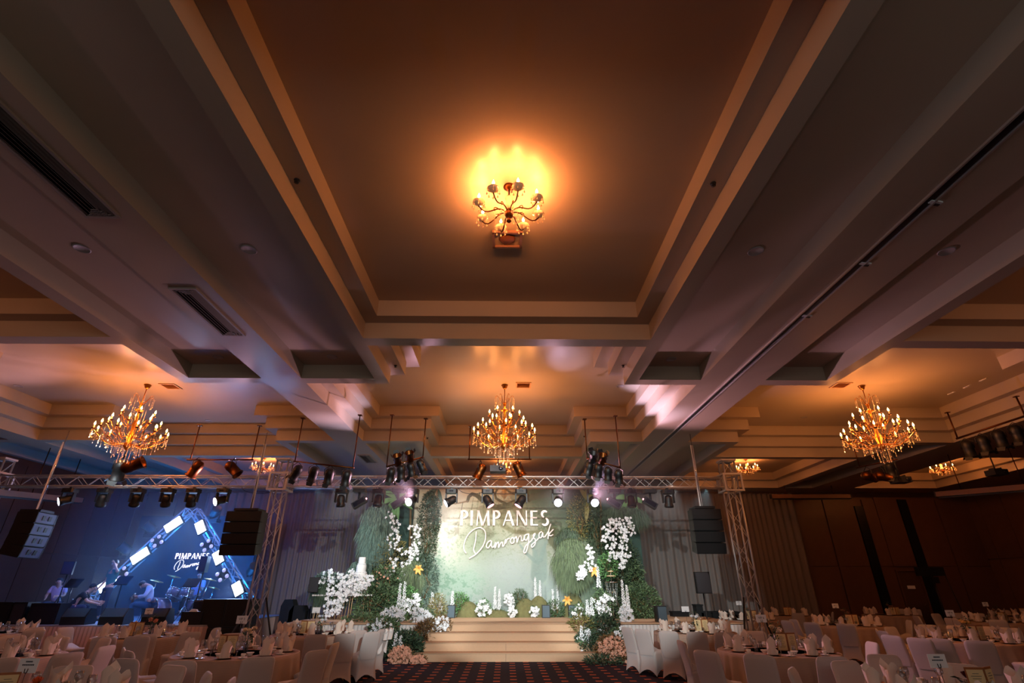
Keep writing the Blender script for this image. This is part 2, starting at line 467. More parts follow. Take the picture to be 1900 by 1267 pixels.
curtain(-5.2, 5.2, 24.25, .02, ZS - .08, 'pleated curtain hanging behind the printed backdrop')
curtain(5.2, 13.5, 24.25, .02, ZS - .08, 'pleated brown curtain hanging right of the floral stage')
MB().box((-.2, 24.3, ZS - .05), (27.6, .12, .1)).obj('curtain_rail', M_wood, wb)

# ------------------------------------------------------------------ ceiling fittings
def ac_vent(x, y0, y1, label):
    t = thing('air_vent', label, 'air vent', (x, (y0 + y1) / 2, ZS), 0, 'long slot air vents on the left beam')
    L = y1 - y0; W = .42; fr = .035
    M_fr = MATS.get('vent_frame') or mat('vent_frame', (150, 140, 130), rough=.5)
    for sx in (-1, 1): MB().box((sx * (W / 2 - fr / 2), 0, -.012), (fr, L, .024)).obj('frame_side', M_fr, t)
    for sy in (-1, 1): MB().box((0, sy * (L / 2 - fr / 2), -.012), (W - 2 * fr, fr, .024)).obj('frame_end', M_fr, t)
    MB().box((0, 0, -.002), (W - 2 * fr, L - 2 * fr, .004)).obj('back_plate', M_black, t)
    M_bl = MATS.get('vent_blade') or mat('vent_blade', (84, 80, 78), rough=.6)
    for i in range(7):
        x_ = -.15 + i * .05; e = abs(x_) if x_ < 0 else abs(x_)
        ang = R(38) if x_ < .02 else R(-38)
        MB().box((x_, 0, -.016), (.034, L - 2 * fr - .02, .004), M=Matrix.Rotation(ang, 4, 'Y')).obj('blade', M_bl, t)
    for k in range(4):
        for sy in (-1, 1):
            MB().box((0, sy * (L / 2 - .06 - k * .03), -.02), (.26 - k * .06, .012, .008)).obj('end_blade', M_fr, t)
    return t
ac_vent(-4.86, .5, 4.83, 'long dark slot air vent nearest the photographer on the left beam')
ac_vent(-4.84, 6.42, 8.0, 'shorter dark slot air vent in the middle of the left beam')
ac_vent(-4.84, 17.0, 18.2, 'far small slot air vent on the left beam beyond the hanging lights')
def small_vent(x, y, label):
    t = thing('air_grille', label, 'air grille', (x, y, zl(3)), 0, 'square grilles beside the big chandeliers')
    m = MATS.get('grille_paint') or mat('grille_paint', (186, 152, 120), rough=.5)
    for sx in (-1, 1): MB().box((sx * .19, 0, -.01), (.04, .42, .02)).obj('frame_side', m, t)
    for sx in (-1, 1): MB().box((0, sx * .19, -.01), (.34, .04, .02)).obj('frame_end', m, t)
    for i in range(5): MB().box((0, -.12 + i * .06, -.01), (.34, .035, .008), M=Matrix.Rotation(R(30), 4, 'X')).obj('louvre', M_menu, t)
small_vent(.46, 12.85, 'small square grille beside the middle big chandelier')
small_vent(-9.25, 13.05, 'small square grille beside the left big chandelier')
small_vent(9.15, 12.75, 'small square grille beside the right big chandelier')
# access panel frame by the near chandelier
ap = thing('projector_hatch', 'thin square metal hatch frame hanging behind the near small chandelier', 'hatch', (0.0, 5.98, zl(2) - .01))
pc = at(943, 450, 5.85)
for (cx_, cy_, dx, dy) in ((0, .17, .44, .035), (0, -.17, .44, .035), (-.2, 0, .035, .37), (.2, 0, .035, .37)):
    MB().box((cx_, cy_, -.03), (dx, dy, .05)).obj('frame_bar', mat('hatch_metal', (150, 110, 90), rough=.4, metal=.4), ap)
MB().box((0, 0, -.012), (.38, .32, .012)).obj('hatch_panel', M_paint, ap)
MB().lathe([(.10, 0), (.12, -.008), (.10, -.016), (1e-5, -.018)], 20, (0, 0, -.018)).obj('ring', M_menu, ap)
# round ceiling speakers / downlights
def disc(px, py, z, label, r=.11):
    p = atz(px, py, z)
    t = thing('ceiling_speaker', label, 'ceiling speaker', p, 0, 'round flush ceiling speakers')
    m = MATS.get('speaker_rim') or mat('speaker_rim', (170, 165, 165), rough=.5)
    MB().lathe([(r, 0), (r, -.008), (r - .012, -.014), (r - .018, -.006)], 24).obj('rim', m, t)
    MB().lathe([(r - .018, -.004), (1e-5, -.005)], 24).obj('grille', mat('speaker_mesh', (120, 116, 120), rough=.8), t)
z1 = zl(1); z3 = zl(3)
for px, py, z, lb in ((152, 461, z1, 'round ceiling speaker in the recess at upper left beyond the slot vent'), (462, 463, z1, 'round ceiling speaker in the recess between left beam and centre coffer'),
    (1402, 466, z1, 'round ceiling speaker between centre coffer and tracked beam'), (1756, 466, z1, 'round ceiling speaker right of the tracked beam'),
    (405, 662, z1, 'round ceiling speaker at the far end of the left recess'), (616, 662, z1, 'round ceiling speaker at far end beside the left beam'),
    (1245, 666, z1, 'round ceiling speaker at the far end beside the tracked beam'),
    (34, 716, z3, 'round ceiling speaker near the left wall above the band'), (387, 780, z3, 'tiny round ceiling speaker right of the left big chandelier'),
    (1150, 716, z3, 'round ceiling speaker right of the middle big chandelier'), (1492, 774, z3, 'tiny round ceiling speaker left of the right big chandelier')):
    disc(px, py, z, lb)
def sprinkler(px, py, z, label):
    p = atz(px, py, z)
    t = thing('sprinkler_head', label, 'sprinkler', p, 0, 'small dark sprinkler heads')
    MB().lathe([(.035, 0), (.035, -.008), (.015, -.012), (.012, -.035)], 10).obj('pipe', M_black, t)
    MB().lathe([(.028, -.036), (.028, -.041), (1e-5, -.042)], 8).obj('deflector', M_black, t)
for px, py, z, lb in ((551, 334, z1, 'sprinkler on the left step of the centre coffer'), (1323, 340, z1, 'sprinkler on the right step of the centre coffer'), (734, 678, z1, 'sprinkler on the step left of the middle bay'), (1156, 678, z1, 'sprinkler on the step right of the middle bay'),
    (793, 812, z1, 'sprinkler left of the middle chandelier'), (1084, 809, z1, 'sprinkler right of the middle chandelier')):
    sprinkler(px, py, z, lb)
def exitlamp(px, py, z, lb):
    p = atz(px, py, z); t = thing('smoke_sensor', lb, 'sensor', p, .2, 'small flat ceiling sensors')
    MB().box((0, 0, -.01), (.16, .05, .02)).obj('base', M_card, t); MB().box((.03, .02, -.02), (.07, .03, .02)).obj('lens', M_grey, t)
for px, py, lb in ((1735, 374, 'small flat sensor nearest the photographer beside the beam track'), (1605, 488, 'small flat sensor beside the middle of the beam track'), (1497, 585, 'small flat sensor farthest along the beam track')):
    exitlamp(px, py, ZS, lb)
for px, py, lb in ((1676, 676, 'tiny flat sensor left of three beyond the right chandelier'),): pass
for px, py, lb in ((1765, 729, 'pale slot lamp nearest the right chandelier'), (1794, 717, 'pale slot lamp in the middle of three on the right ceiling'), (1824, 704, 'pale slot lamp farthest from the right chandelier')):
    p = atz(px, py, z3); t = thing('slot_sensor', lb, 'sensor', p, R(90), 'three pale slots on the right ceiling')
    MB().box((0, 0, -.008), (.22, .05, .016)).obj('plate', M_card, t)

# ------------------------------------------------------------------ chandeliers
def bez(p0, p1, p2, p3, n=8):
    out = []
    for i in range(n + 1):
        t = i / n; a = (1 - t)
        out.append(tuple(a ** 3 * p0[k] + 3 * a * a * t * p1[k] + 3 * a * t * t * p2[k] + t ** 3 * p3[k] for k in range(3)))
    return out
def crystals(mb, p, n, r=.011, dr=.03, rnd=random):
    x, y, z = p
    for i in range(n):
        mb.blob((x, y, z - i * dr), r * .8)
    z -= n * dr
    mb.add([(x, y, z + r * 1.6), (x + r * 1.3, y, z - r), (x, y + r * 1.3, z - r), (x - r * 1.3, y, z - r), (x, y - r * 1.3, z - r), (x, y, z - r * 2.6)],
           [(0, 1, 2), (0, 2, 3), (0, 3, 4), (0, 4, 1), (5, 2, 1), (5, 3, 2), (5, 4, 3), (5, 1, 4)])
BULB = MB().lathe([(1e-5, .07), (.006, .055), (.016, .028), (.019, .012), (.012, -.01), (.008, -.012)], 8).mesh('bulb', M_bulb)
TUBE = MB().lathe([(.013, 0), (.013, .09), (.01, .095)], 8).mesh('candle', M_candle)
PANM = MB().lathe([(.012, -.012), (.045, .006), (.05, .016), (.046, .014), (.01, .002)], 12).mesh('drip_pan', M_bronze)
CUP = MB().lathe([(.01, -.03), (.055, 0), (.075, .03), (.072, .032), (.05, .005), (.01, -.02)], 14).mesh('glass_cup', M_crystal)
def put(name, me, parent, loc, rot=None, sc=None):
    o = bpy.data.objects.new(name, me); COL.objects.link(o); o.parent = parent; o.location = loc
    if rot: o.rotation_euler = rot
    if sc: o.scale = (sc,) * 3
    return o
def small_chandelier(loc, label, power, detail=True):
    t = thing('small_chandelier', label, 'chandelier', loc, 0, 'small eight-armed chandeliers')
    # loc = ceiling point; bulbs .27 below, hub .46 below
    MB().lathe([(1e-5, 0), (.07, -.002), (.075, -.02), (.03, -.045), (.01, -.05)], 16).obj('canopy', M_bronze, t)
    MB().tube([(0, 0, -.04), (0, 0, -.55)], .009, 6).obj('stem', M_bronze, t)
    MB().lathe([(1e-5, -.36), (.03, -.38), (.05, -.42), (.06, -.46), (.045, -.5), (.015, -.52), (.03, -.55), (.032, -.57), (1e-5, -.6)], 14).obj('hub', M_bronze, t)
    MB().lathe([(.02, -.16), (.05, -.2), (.035, -.28), (.06, -.34), (.02, -.38)], 12).obj('glass_column', M_crystal, t)
    for k in range(8):
        a = 2 * PI * (k + .35) / 8; c, s = math.cos(a), math.sin(a); r = .39
        am = MB().tube(bez((.03 * c, .03 * s, -.44), (.18 * c, .18 * s, -.30), (.26 * c, .26 * s, -.62), (r * c, r * s, -.42), 9), .0085, 6)
        am.tube(bez((.12 * c, .12 * s, -.42), (.17 * c, .17 * s, -.36), (.22 * c, .22 * s, -.4), (.18 * c, .18 * s, -.45), 5), .006, 5)
        arm = am.obj('arm', M_bronze, t)
        put('glass_cup', CUP, arm, (r * c, r * s, -.385))
        put('candle', TUBE, arm, (r * c, r * s, -.385))
        put('bulb', BULB, arm, (r * c, r * s, -.28))
    cm = MB()
    for k in range(8):
        a = 2 * PI * (k + .35) / 8; r = .39
        bx_, by_ = r * math.cos(a), r * math.sin(a)
        for q in range(8):
            b = 2 * PI * q / 8
            crystals(cm, (bx_ + .075 * math.cos(b), by_ + .075 * math.sin(b), -.36), 3, .010, .024)
        crystals(cm, (bx_ * .5, by_ * .5, -.46), 4, .010, .026)
        crystals(cm, (bx_ * .3, by_ * .3, -.44), 3, .009, .024)
    cm.obj('crystal_drops', M_crystal, t, kind='stuff')
    return t
near = small_chandelier((0.02, 4.93, zl(2)), 'small eight-armed crystal chandelier glowing in the nearest centre coffer', 0)
for k in range(8):
    a = 2 * PI * (k + .35) / 8
    lamp('candle_light', 'POINT', (0.02 + .39 * math.cos(a), 4.93 + .39 * math.sin(a), zl(2) - .25), 46, WARM, shadow_soft_size=.022)
freeze(near)
for x, lb in ((0.0, 'small chandelier in the far coffer directly above the stage truss'), (-9.75, 'small chandelier in the far left coffer behind the truss tower'), (9.75, 'small chandelier in the far coffer beside the right truss tower'), (17.7, 'small chandelier at far right above the dark wall')):
    dup(near, (x, 20.35, zl(2)), .2, lb)
    for k in range(4):
        a = 2 * PI * k / 4 + .5
        lamp('candle_light', 'POINT', (x + .36 * math.cos(a), 20.35 + .36 * math.sin(a), zl(2) - .24), 22, WARM, shadow_soft_size=.03)
for x in (-9.75, 9.75):
    dup(near, (x, 4.93, zl(2)), .2, 'small chandelier in the near %s coffer outside the picture' % ('left' if x < 0 else 'right'))
    lamp('candle_light', 'POINT', (x, 4.93, zl(2) - .5), 70, WARM, shadow_soft_size=.3)

def big_chandelier(loc, label):
    t = thing('big_chandelier', label, 'chandelier', loc, 0, 'three big tiered crystal chandeliers')
    MB().lathe([(1e-5, 0), (.085, -.005), (.09, -.03), (.06, -.05), (.07, -.07), (.03, -.12), (.012, -.13)], 16).obj('canopy', M_gold, t)
    MB().tube([(0, 0, -.12), (0, 0, -1.78)], .012, 6).obj('stem', M_gold, t)
    MB().lathe([(.012, -.5), (.04, -.56), (.02, -.66), (.05, -.7), (.11, -.72), (.10, -.75), (.03, -.78), (.03, -1.0), (.06, -1.1), (.04, -1.3), (.09, -1.45), (.06, -1.62), (.1, -1.70), (.05, -1.76), (1e-5, -1.82)], 14).obj('column', M_gold, t)
    for k in range(6):
        a = 2 * PI * k / 6; c, s = math.cos(a), math.sin(a)
        MB().tube(bez((.02 * c, .02 * s, -.58), (.14 * c, .14 * s, -.44), (.2 * c, .2 * s, -.2), (.25 * c, .25 * s, -.38), 8), .006, 5).obj('scroll', M_gold, t)
    for (n, r, zb, zs, off) in ((12, .80, -1.38, -1.62, .1), (8, .58, -1.16, -1.42, .3), (6, .40, -.90, -1.12, .05)):
        for k in range(n):
            a = 2 * PI * (k + off) / n; c, s = math.cos(a), math.sin(a)
            am = MB().tube(bez((.05 * c, .05 * s, zs), (r * .5 * c, r * .5 * s, zs - .16), (r * .72 * c, r * .72 * s, zs - .02), (r * c, r * s, zb + .0), 9), .009, 5)
            am.tube(bez((r * .4 * c, r * .4 * s, zs - .03), (r * .5 * c, r * .5 * s, zs + .16), (r * .8 * c, r * .8 * s, zs + .2), (r * .72 * c, r * .72 * s, zs + .04), 6), .006, 4)
            arm = am.obj('arm', M_gold, t)
            put('drip_pan', PANM, arm, (r * c, r * s, zb))
            put('candle', TUBE, arm, (r * c, r * s, zb), sc=1.1)
            put('bulb', BULB, arm, (r * c, r * s, zb + .11), sc=1.25)
    cm = MB(); rr = random.Random(5)
    for (n, r, zb) in ((24, .82, -1.42), (20, .62, -1.5), (16, .42, -1.62), (12, .25, -1.72), (8, .12, -1.78), (12, .26, -.42), (10, .16, -.74)):
        for k in range(n):
            a = 2 * PI * (k + .3 * rr.random()) / n
            crystals(cm, (r * math.cos(a), r * math.sin(a), zb + rr.uniform(-.04, .04)), rr.choice((4, 6, 8)) if r > .2 else 9, .012, .032)
    for k in range(12):  # swags
        a = 2 * PI * (k + .1) / 12; b = 2 * PI * (k + 1.1) / 12
        for q in range(9):
            u = q / 8; ang = a + (b - a) * u; zz = -1.40 - .16 * math.sin(PI * u)
            cm.blob((.8 * math.cos(ang), .8 * math.sin(ang), zz), .011)
    cm.obj('crystal_drops', M_crystal, t, kind='stuff')
    return t
bigc = freeze(big_chandelier((-.05, 12.85, zl(3)), 'big tiered chandelier with gilt arms hanging in the middle bay above the aisle'))
dup(bigc, (-9.8, 12.95, zl(3)), .15, 'big tiered chandelier hanging on the left above the band')
dup(bigc, (9.75, 12.8, zl(3)), .35, 'big tiered chandelier hanging on the right above the dark tables')
for x in (-.05, -9.8, 9.75):
    for k in range(6):
        a = 2 * PI * k / 6
        lamp('candle_light', 'POINT', (x + .72 * math.cos(a), 12.85 + .72 * math.sin(a), zl(3) - 1.22), 36, WARM2, shadow_soft_size=.05)
    lamp('candle_light', 'POINT', (x + .02, 12.83, zl(3) - .62), 10, WARM2, shadow_soft_size=.12)
# ------------------------------------------------------------------ main stage
SH = .80
stg = thing('stage_platform', 'wide low stage under the printed forest backdrop with white pleated skirt', 'stage', (0, 0, 0))
MB().box((.3, 19.6, SH / 2 - .02), (13.8, 4.6, SH - .04)).obj('platform', M_black, stg)
MB().box((.3, 19.6, SH - .02), (13.84, 4.66, .04)).obj('floor_covering', M_beige, stg, label='beige carpet on the stage top')
def skirt(name, pts, z0, z1, m, parent, per=.11, amp=.018):
    mb = MB(); vs = []; n = 0
    for a, b in zip(pts, pts[1:]):
        a = Vector(a); b = Vector(b); L = (b - a).length; d = (b - a) / L; nrm = Vector((d.y, -d.x, 0)); k = int(L / (per / 5))
        for i in range(k + 1):
            p = a + d * L * i / k + nrm * amp * math.sin(2 * PI * i / 5)
            vs.append((p.x, p.y, z0)); vs.append((p.x, p.y, z1)); n += 1
    mb.add(vs, [(2 * i, 2 * i + 2, 2 * i + 3, 2 * i + 1) for i in range(n - 1)], True)
    return mb.obj(name, m, parent)
skirt('white_skirt', [(-6.6, 21.6, 0), (-6.6, 17.22, 0), (7.2, 17.22, 0), (7.2, 21.6, 0)], .01, SH - .05, M_white, stg)
stp = thing('stage_steps', 'four broad beige carpeted steps leading up to the floral stage', 'steps', (0, 0, 0))
hs = (.2, .4, .6, .79); yf = (15.6, 16.02, 16.5, 17.0)
for i, (h, y) in enumerate(zip(hs, yf)):
    y1 = 17.2
    xl, xr = (-2.5, 2.75) if i == 0 else ((-2.3, 2.5) if i == 1 else (-2.2, 2.3))
    z0 = hs[i - 1] if i else 0
    mb = MB(); mb.box(((xl + xr) / 2, (y + y1) / 2, (z0 + h) / 2), (xr - xl, y1 - y, h - z0)); mb.obj('step', M_beige, stp)
    mb = MB(); mb.tube([(xl, y, h - .012), (xr, y, h - .012)], .014, 6); mb.obj('nosing', M_beige, stp)
MB().box((0.02, 15.597, .105), (.006, .006, .2)).obj('carpet_seam', M_wood, stp)
MB().box((0.02, 16.017, .31), (.006, .006, .2)).obj('carpet_seam', M_wood, stp)

# printed backdrop: flat print held as a colour per small cell
import numpy as np
def backdrop():
    x0, x1, y0, y1 = 772., 1104., 900., 1146.
    q = 1.5; nx = int((x1 - x0) * q); ny = int((y1 - y0) * q)
    X, Y = np.meshgrid(np.linspace(x0, x1, nx), np.linspace(y0, y1, ny))
    rng = np.random.default_rng(3)
    def nz(cell, seed):
        r = np.random.default_rng(seed); gx = int((x1 - x0) / cell) + 3; gy = int((y1 - y0) / cell) + 3
        g = r.random((gy, gx)); u = (X - x0) / cell; v = (Y - y0) / cell; i = u.astype(int); j = v.astype(int); fu = u - i; fv = v - j
        fu = fu * fu * (3 - 2 * fu); fv = fv * fv * (3 - 2 * fv)
        return (g[j, i] * (1 - fu) + g[j, i + 1] * fu) * (1 - fv) + (g[j + 1, i] * (1 - fu) + g[j + 1, i + 1] * fu) * fv
    fb = .5 * nz(40, 1) + .3 * nz(16, 2) + .2 * nz(7, 3); fine = .4 * nz(4.5, 4) + .35 * nz(2.4, 5) + .25 * nz(1.4, 6)
    img = np.zeros(X.shape + (3,))
    def C(*c): return np.array(c, float)
    gam = 1
    t = np.clip((Y - 900) / 246, 0, 1)[..., None]
    img[:] = C(206, 190, 156) * (1 - t) + C(142, 156, 153) * t
    def mix(mask, col, k=1.0):
        m = np.clip(mask * k, 0, 1)[..., None]; img[:] = img * (1 - m) + np.array(col, float) * m
    g = lambda cx, cy, sx, sy: np.exp(-(((X - cx) / sx) ** 2 + ((Y - cy) / sy) ** 2))
    mix(g(828, 965, 44, 85), (255, 250, 236), 1.25); mix(g(850, 905, 70, 34), (246, 226, 184), .9)
    mix(g(935, 1060, 60, 50), (178, 190, 190), .7); mix(g(1000, 1090, 60, 40), (150, 166, 164), .6)
    mix(g(890, 1010, 45, 40), (120, 140, 110), .55 ); mix(g(1075, 940, 70, 75), (52, 68, 46), 1.15)
    mix(g(1010, 920, 58, 34), (78, 82, 52), 1.1); mix(g(905, 950, 50, 22), (130, 128, 92), .55)
    mix(g(790, 1075, 40, 40), (120, 160, 140), .8); mix(g(860, 1085, 50, 26), (140, 172, 152), .6)
    mix(g(1090, 1080, 40, 60), (84, 104, 80), .9)
    mix(np.clip((fine - .45) * 5, 0, 1) * np.clip(g(1070, 950, 80, 75) * 1.6, 0, 1), (34, 48, 30), .7)
    mix(np.clip((fine - .5) * 5, 0, 1) * np.clip(g(1080, 980, 90, 110) * 1.3, 0, 1), (130, 148, 104), .5)
    mix(np.clip((fine - .47) * 5, 0, 1) * np.clip(g(790, 1060, 50, 60) * 1.5 + g(850, 1100, 60, 30), 0, 1), (90, 128, 104), .55)
    mix(np.clip((fine - .52) * 5, 0, 1) * np.clip(g(900, 990, 70, 50) * 1.3, 0, 1), (96, 108, 76), .45)
    def stroke(pts, w0, w1, col, k=.9, soft=1.0):
        pts = [((800 + a / 4.22), (880 + b / 4.22)) for a, b in pts]
        n = len(pts) - 1; best = np.zeros(X.shape)
        for i, ((ax, ay), (bx, by)) in enumerate(zip(pts, pts[1:])):
            dx, dy = bx - ax, by - ay; L = dx * dx + dy * dy
            u = np.clip(((X - ax) * dx + (Y - ay) * dy) / L, 0, 1)
            d = np.hypot(X - ax - u * dx, Y - ay - u * dy); wd = (w0 + (w1 - w0) * (i + u) / n) / 2 / 4.22
            best = np.maximum(best, np.clip((wd - d) / soft + .5, 0, 1))
        mix(best, col, k)
    DK = (84, 76, 48); HZ = (128, 146, 138)
    stroke([(830, 530), (835, 640), (825, 820)], 90, 120, HZ, .75, 3); stroke([(770, 540), (800, 640), (820, 720)], 26, 34, HZ, .8, 2)
    stroke([(690, 580), (740, 650), (800, 710)], 16, 30, HZ, .8, 2); stroke([(900, 520), (860, 620), (840, 700)], 20, 34, HZ, .8, 2)
    stroke([(640, 480), (560, 545), (500, 590), (470, 640)], 8, 4, (120, 128, 104), .7)
    stroke([(880, 380), (930, 450), (920, 550), (960, 610), (1030, 650)], 60, 24, (96, 96, 70), .85, 2)
    stroke([(285, 215), (295, 175), (320, 152), (355, 165), (400, 205), (450, 245), (520, 268), (600, 250), (680, 215), (780, 180), (900, 150)], 22, 60, DK)
    stroke([(520, 100), (495, 150), (505, 190), (550, 220), (600, 248)], 14, 26, DK); stroke([(560, 95), (620, 140), (700, 165), (800, 170)], 12, 30, DK)
    stroke([(650, 230), (560, 330), (560, 420), (640, 470), (760, 480), (860, 470)], 50, 26, (112, 108, 74), .6, 3)
    stroke([(-60, 150), (40, 185), (110, 215), (190, 237), (250, 225), (285, 215)], 6, 14, (150, 120, 80)); stroke([(250, 225), (240, 300), (225, 360)], 4, 3, DK)
    for a in range(9):
        x = 330 + a * 45; stroke([(x, 190 + 8 * a % 50), (x - 14, 280), (x - 6, 360)], 5, 2, (112, 110, 74), .6)
    for a in range(26):  # small hanging twigs
        x = rng.uniform(300, 1200); y = rng.uniform(100, 300); stroke([(x, y), (x + rng.uniform(-30, 30), y + rng.uniform(40, 120))], 5, 2, (70, 74, 44), .7)
    mix(g(980, 1010, 26, 10), (190, 205, 198), .3)
    img *= (.94 + .12 * fine[..., None]); img = np.clip(img, 0, 255) / 255
    lin_ = np.where(img <= .04045, img / 12.92, ((img + .055) / 1.055) ** 2.4)
    W0, W1 = -3.62, 3.62; Z0, Z1 = SH, 5.42; YB = 20.75
    vs = [(W0 + (W1 - W0) * i / nx, YB, Z1 - (Z1 - Z0) * j / ny) for j in range(ny + 1) for i in range(nx + 1)]
    fs = [(j * (nx + 1) + i, (j + 1) * (nx + 1) + i, (j + 1) * (nx + 1) + i + 1, j * (nx + 1) + i + 1) for j in range(ny) for i in range(nx)]
    me = bpy.data.meshes.new('printed_face'); me.from_pydata(vs, [], fs)
    ca = me.color_attributes.new('print', 'FLOAT_COLOR', 'CORNER')
    cols = np.ones((nx * ny, 4, 4), np.float32); cols[..., :3] = lin_.reshape(-1, 1, 3); ca.data.foreach_set('color', cols.ravel())
    m = bpy.data.materials.new('forest_print'); m.use_nodes = True; nt = m.node_tree; at_ = nt.nodes.new('ShaderNodeAttribute'); at_.attribute_name = 'print'
    b = nt.nodes['Principled BSDF']; b.inputs['Roughness'].default_value = .8; nt.links.new(at_.outputs['Color'], b.inputs['Base Color']); me.materials.append(m)
    t = thing('printed_backdrop', 'large printed backdrop of a misty old forest with twisted branches', 'backdrop', (0, 0, 0))
    o = bpy.data.objects.new('printed_face', me); COL.objects.link(o); o.parent = t
    MB().box((0, YB + .04, (Z0 + Z1) / 2), (W1 - W0 + .04, .06, Z1 - Z0)).obj('frame', M_black, t)
    return YB
YB = backdrop()
M_wing = mat('jungle_print', (44, 70, 62), rough=.8, noise=.45, nscale=3)
for sx, lb in ((-1, 'dark green side panel left of the printed backdrop'), (1, 'dark green side panel right of the printed backdrop')):
    t = thing('side_panel', lb, 'panel', (sx * 4.4, 20.62, SH)); MB().box((0, 0, 2.26), (1.55, .08, 4.52)).obj('panel_face', M_wing, t)
    MB().box((0, .12, 2.2), (.06, .12, 4.3)).obj('brace', M_black, t)
    tr = MB(); rr = random.Random(4); tr.tube([(sx * (-.72) + sx * .05 * math.sin(i * .9), -.12 - .03 * math.cos(i), i * .46) for i in range(10)], [.075, .07, .06, .06, .05, .05, .05, .045, .045, .04], 7)
    tr.obj('tree_trunk', mat('trunk_bark', (104, 88, 60), rough=.9, bump=.5, bscale=30), t)

# backdrop lettering
def lettering(root, m, depth, ox, oy, oz, k, script_m=None, cut=99):
    # letter outlines drawn from strokes in a 100-unit cap height; k = metres per unit; local plane XZ
    def poly(mb, pts):
        mb.prism([(ox + x * k, z * k) for x, z in pts], 0, depth, M=Matrix(((1, 0, 0, 0), (0, 0, -1, oy), (0, 1, 0, oz), (0, 0, 0, 1))))
    def bar(mb, x0, z0, x1, z1, w):  # stroke with width measured along x
        poly(mb, [(x0 - w / 2, z0), (x0 + w / 2, z0), (x1 + w / 2, z1), (x1 - w / 2, z1)])
    def hbar(mb, x0, x1, z, w): poly(mb, [(x0, z - w / 2), (x1, z - w / 2), (x1, z + w / 2), (x0, z + w / 2)])
    def arc(mb, cx, cz, rx, rz, a0, a1, w0, w1, n=12):
        for i in range(n):
            a = R(a0 + (a1 - a0) * i / n); b = R(a0 + (a1 - a0) * (i + 1) / n)
            wa = w0 + (w1 - w0) * math.sin(PI * i / n); wb_ = w0 + (w1 - w0) * math.sin(PI * (i + 1) / n)
            poly(mb, [(cx + (rx - wa / 2) * math.cos(a), cz + (rz - wa / 2) * math.sin(a)), (cx + (rx + wa / 2) * math.cos(a), cz + (rz + wa / 2) * math.sin(a)),
                      (cx + (rx + wb_ / 2) * math.cos(b), cz + (rz + wb_ / 2) * math.sin(b)), (cx + (rx - wb_ / 2) * math.cos(b), cz + (rz - wb_ / 2) * math.sin(b))])
    T, t = 17, 9
    def L(ch, x):
        mb = MB()
        if ch == 'P':
            bar(mb, x + 8, 0, x + 8, 100, T); arc(mb, x + 16, 73, 30, 24, -90, 90, t, T)
        elif ch == 'I': bar(mb, x + 8, 0, x + 8, 100, T)
        elif ch == 'M':
            bar(mb, x + 6, 0, x + 12, 100, t); bar(mb, x + 12, 100, x + 46, 0, T); bar(mb, x + 46, 0, x + 80, 100, t); bar(mb, x + 80, 100, x + 88, 0, T)
        elif ch == 'A':
            bar(mb, x + 4, 0, x + 38, 100, t); bar(mb, x + 40, 100, x + 74, 0, T); hbar(mb, x + 16, x + 62, 34, 8)
        elif ch == 'N':
            bar(mb, x + 6, 0, x + 6, 100, t); bar(mb, x + 8, 100, x + 66, 0, T); bar(mb, x + 70, 0, x + 70, 100, t)
        elif ch == 'E':
            bar(mb, x + 8, 0, x + 8, 100, T); hbar(mb, x + 8, x + 50, 95, 9); hbar(mb, x + 8, x + 46, 52, 8); hbar(mb, x + 8, x + 52, 5, 9)
        elif ch == 'S':
            arc(mb, x + 27, 75, 20, 21, 40, 250, t, T); arc(mb, x + 25, 27, 22, 23, 70, -140, t, T)
        return mb
    x = 0
    for ch, adv in (('P', 70), ('I', 40), ('M', 115), ('P', 70), ('A', 95), ('N', 98), ('E', 74), ('S', 60)):
        L(ch, x).obj('letter', m, root); x += adv
    segs = [[(345, 440), (342, 500), (330, 560), (345, 588)], [(278, 585), (262, 560), (262, 520), (285, 465), (330, 425), (375, 415), (408, 440), (412, 490), (390, 545), (345, 592), (300, 618)],
            [(452, 500), (430, 512), (419, 538), (432, 550), (450, 525), (456, 502), (455, 535), (466, 546), (478, 530), (484, 512), (480, 552), (492, 522), (505, 512), (505, 548), (520, 518), (533, 512), (534, 538), (545, 530), (556, 492), (556, 520), (566, 494), (584, 486)],
            [(600, 482), (588, 502), (600, 520), (616, 508), (612, 484), (600, 482), (620, 486), (634, 474), (636, 514), (650, 478), (665, 470), (668, 500), (680, 500), (690, 480)],
            [(716, 456), (694, 466), (690, 490), (704, 498), (718, 470), (722, 455), (718, 520), (698, 578), (684, 574), (700, 535), (740, 500), (768, 455), (754, 462), (756, 482), (768, 496), (764, 525), (744, 546), (740, 530), (770, 505), (796, 480)],
            [(816, 440), (797, 452), (795, 478), (810, 480), (822, 446), (822, 474), (838, 474), (860, 440)], [(882, 388), (866, 430), (858, 492), (864, 460), (900, 424), (864, 462), (880, 468), (896, 460)]]
    def smooth(p, n=4):
        out = []
        for i in range(len(p) - 1):
            a = p[max(0, i - 1)]; b = p[i]; c = p[i + 1]; d = p[min(len(p) - 1, i + 2)]
            for j in range(n):
                s = j / n
                out.append(tuple(.5 * (2 * b[q] + (c[q] - a[q]) * s + (2 * a[q] - 5 * b[q] + 4 * c[q] - d[q]) * s * s + (3 * b[q] - a[q] - 3 * c[q] + d[q]) * s ** 3) for q in (0, 1)))
        out.append(p[-1]); return out
    for si, sg in enumerate(segs):
        if si >= cut: break
        pts = [(ox + (x - 228) * .963 * k, oy - depth * .5, oz + (400 - y) * .963 * k) for x, y in smooth(sg)]
        mb = MB(); mb.tube(pts, 4.3 * k, 6); mb.obj('script_stroke', script_m or m, root)
M_letter = mat('ivory_letter', (250, 236, 230), rough=.5, emit=.25, ecol=(255, 236, 225))
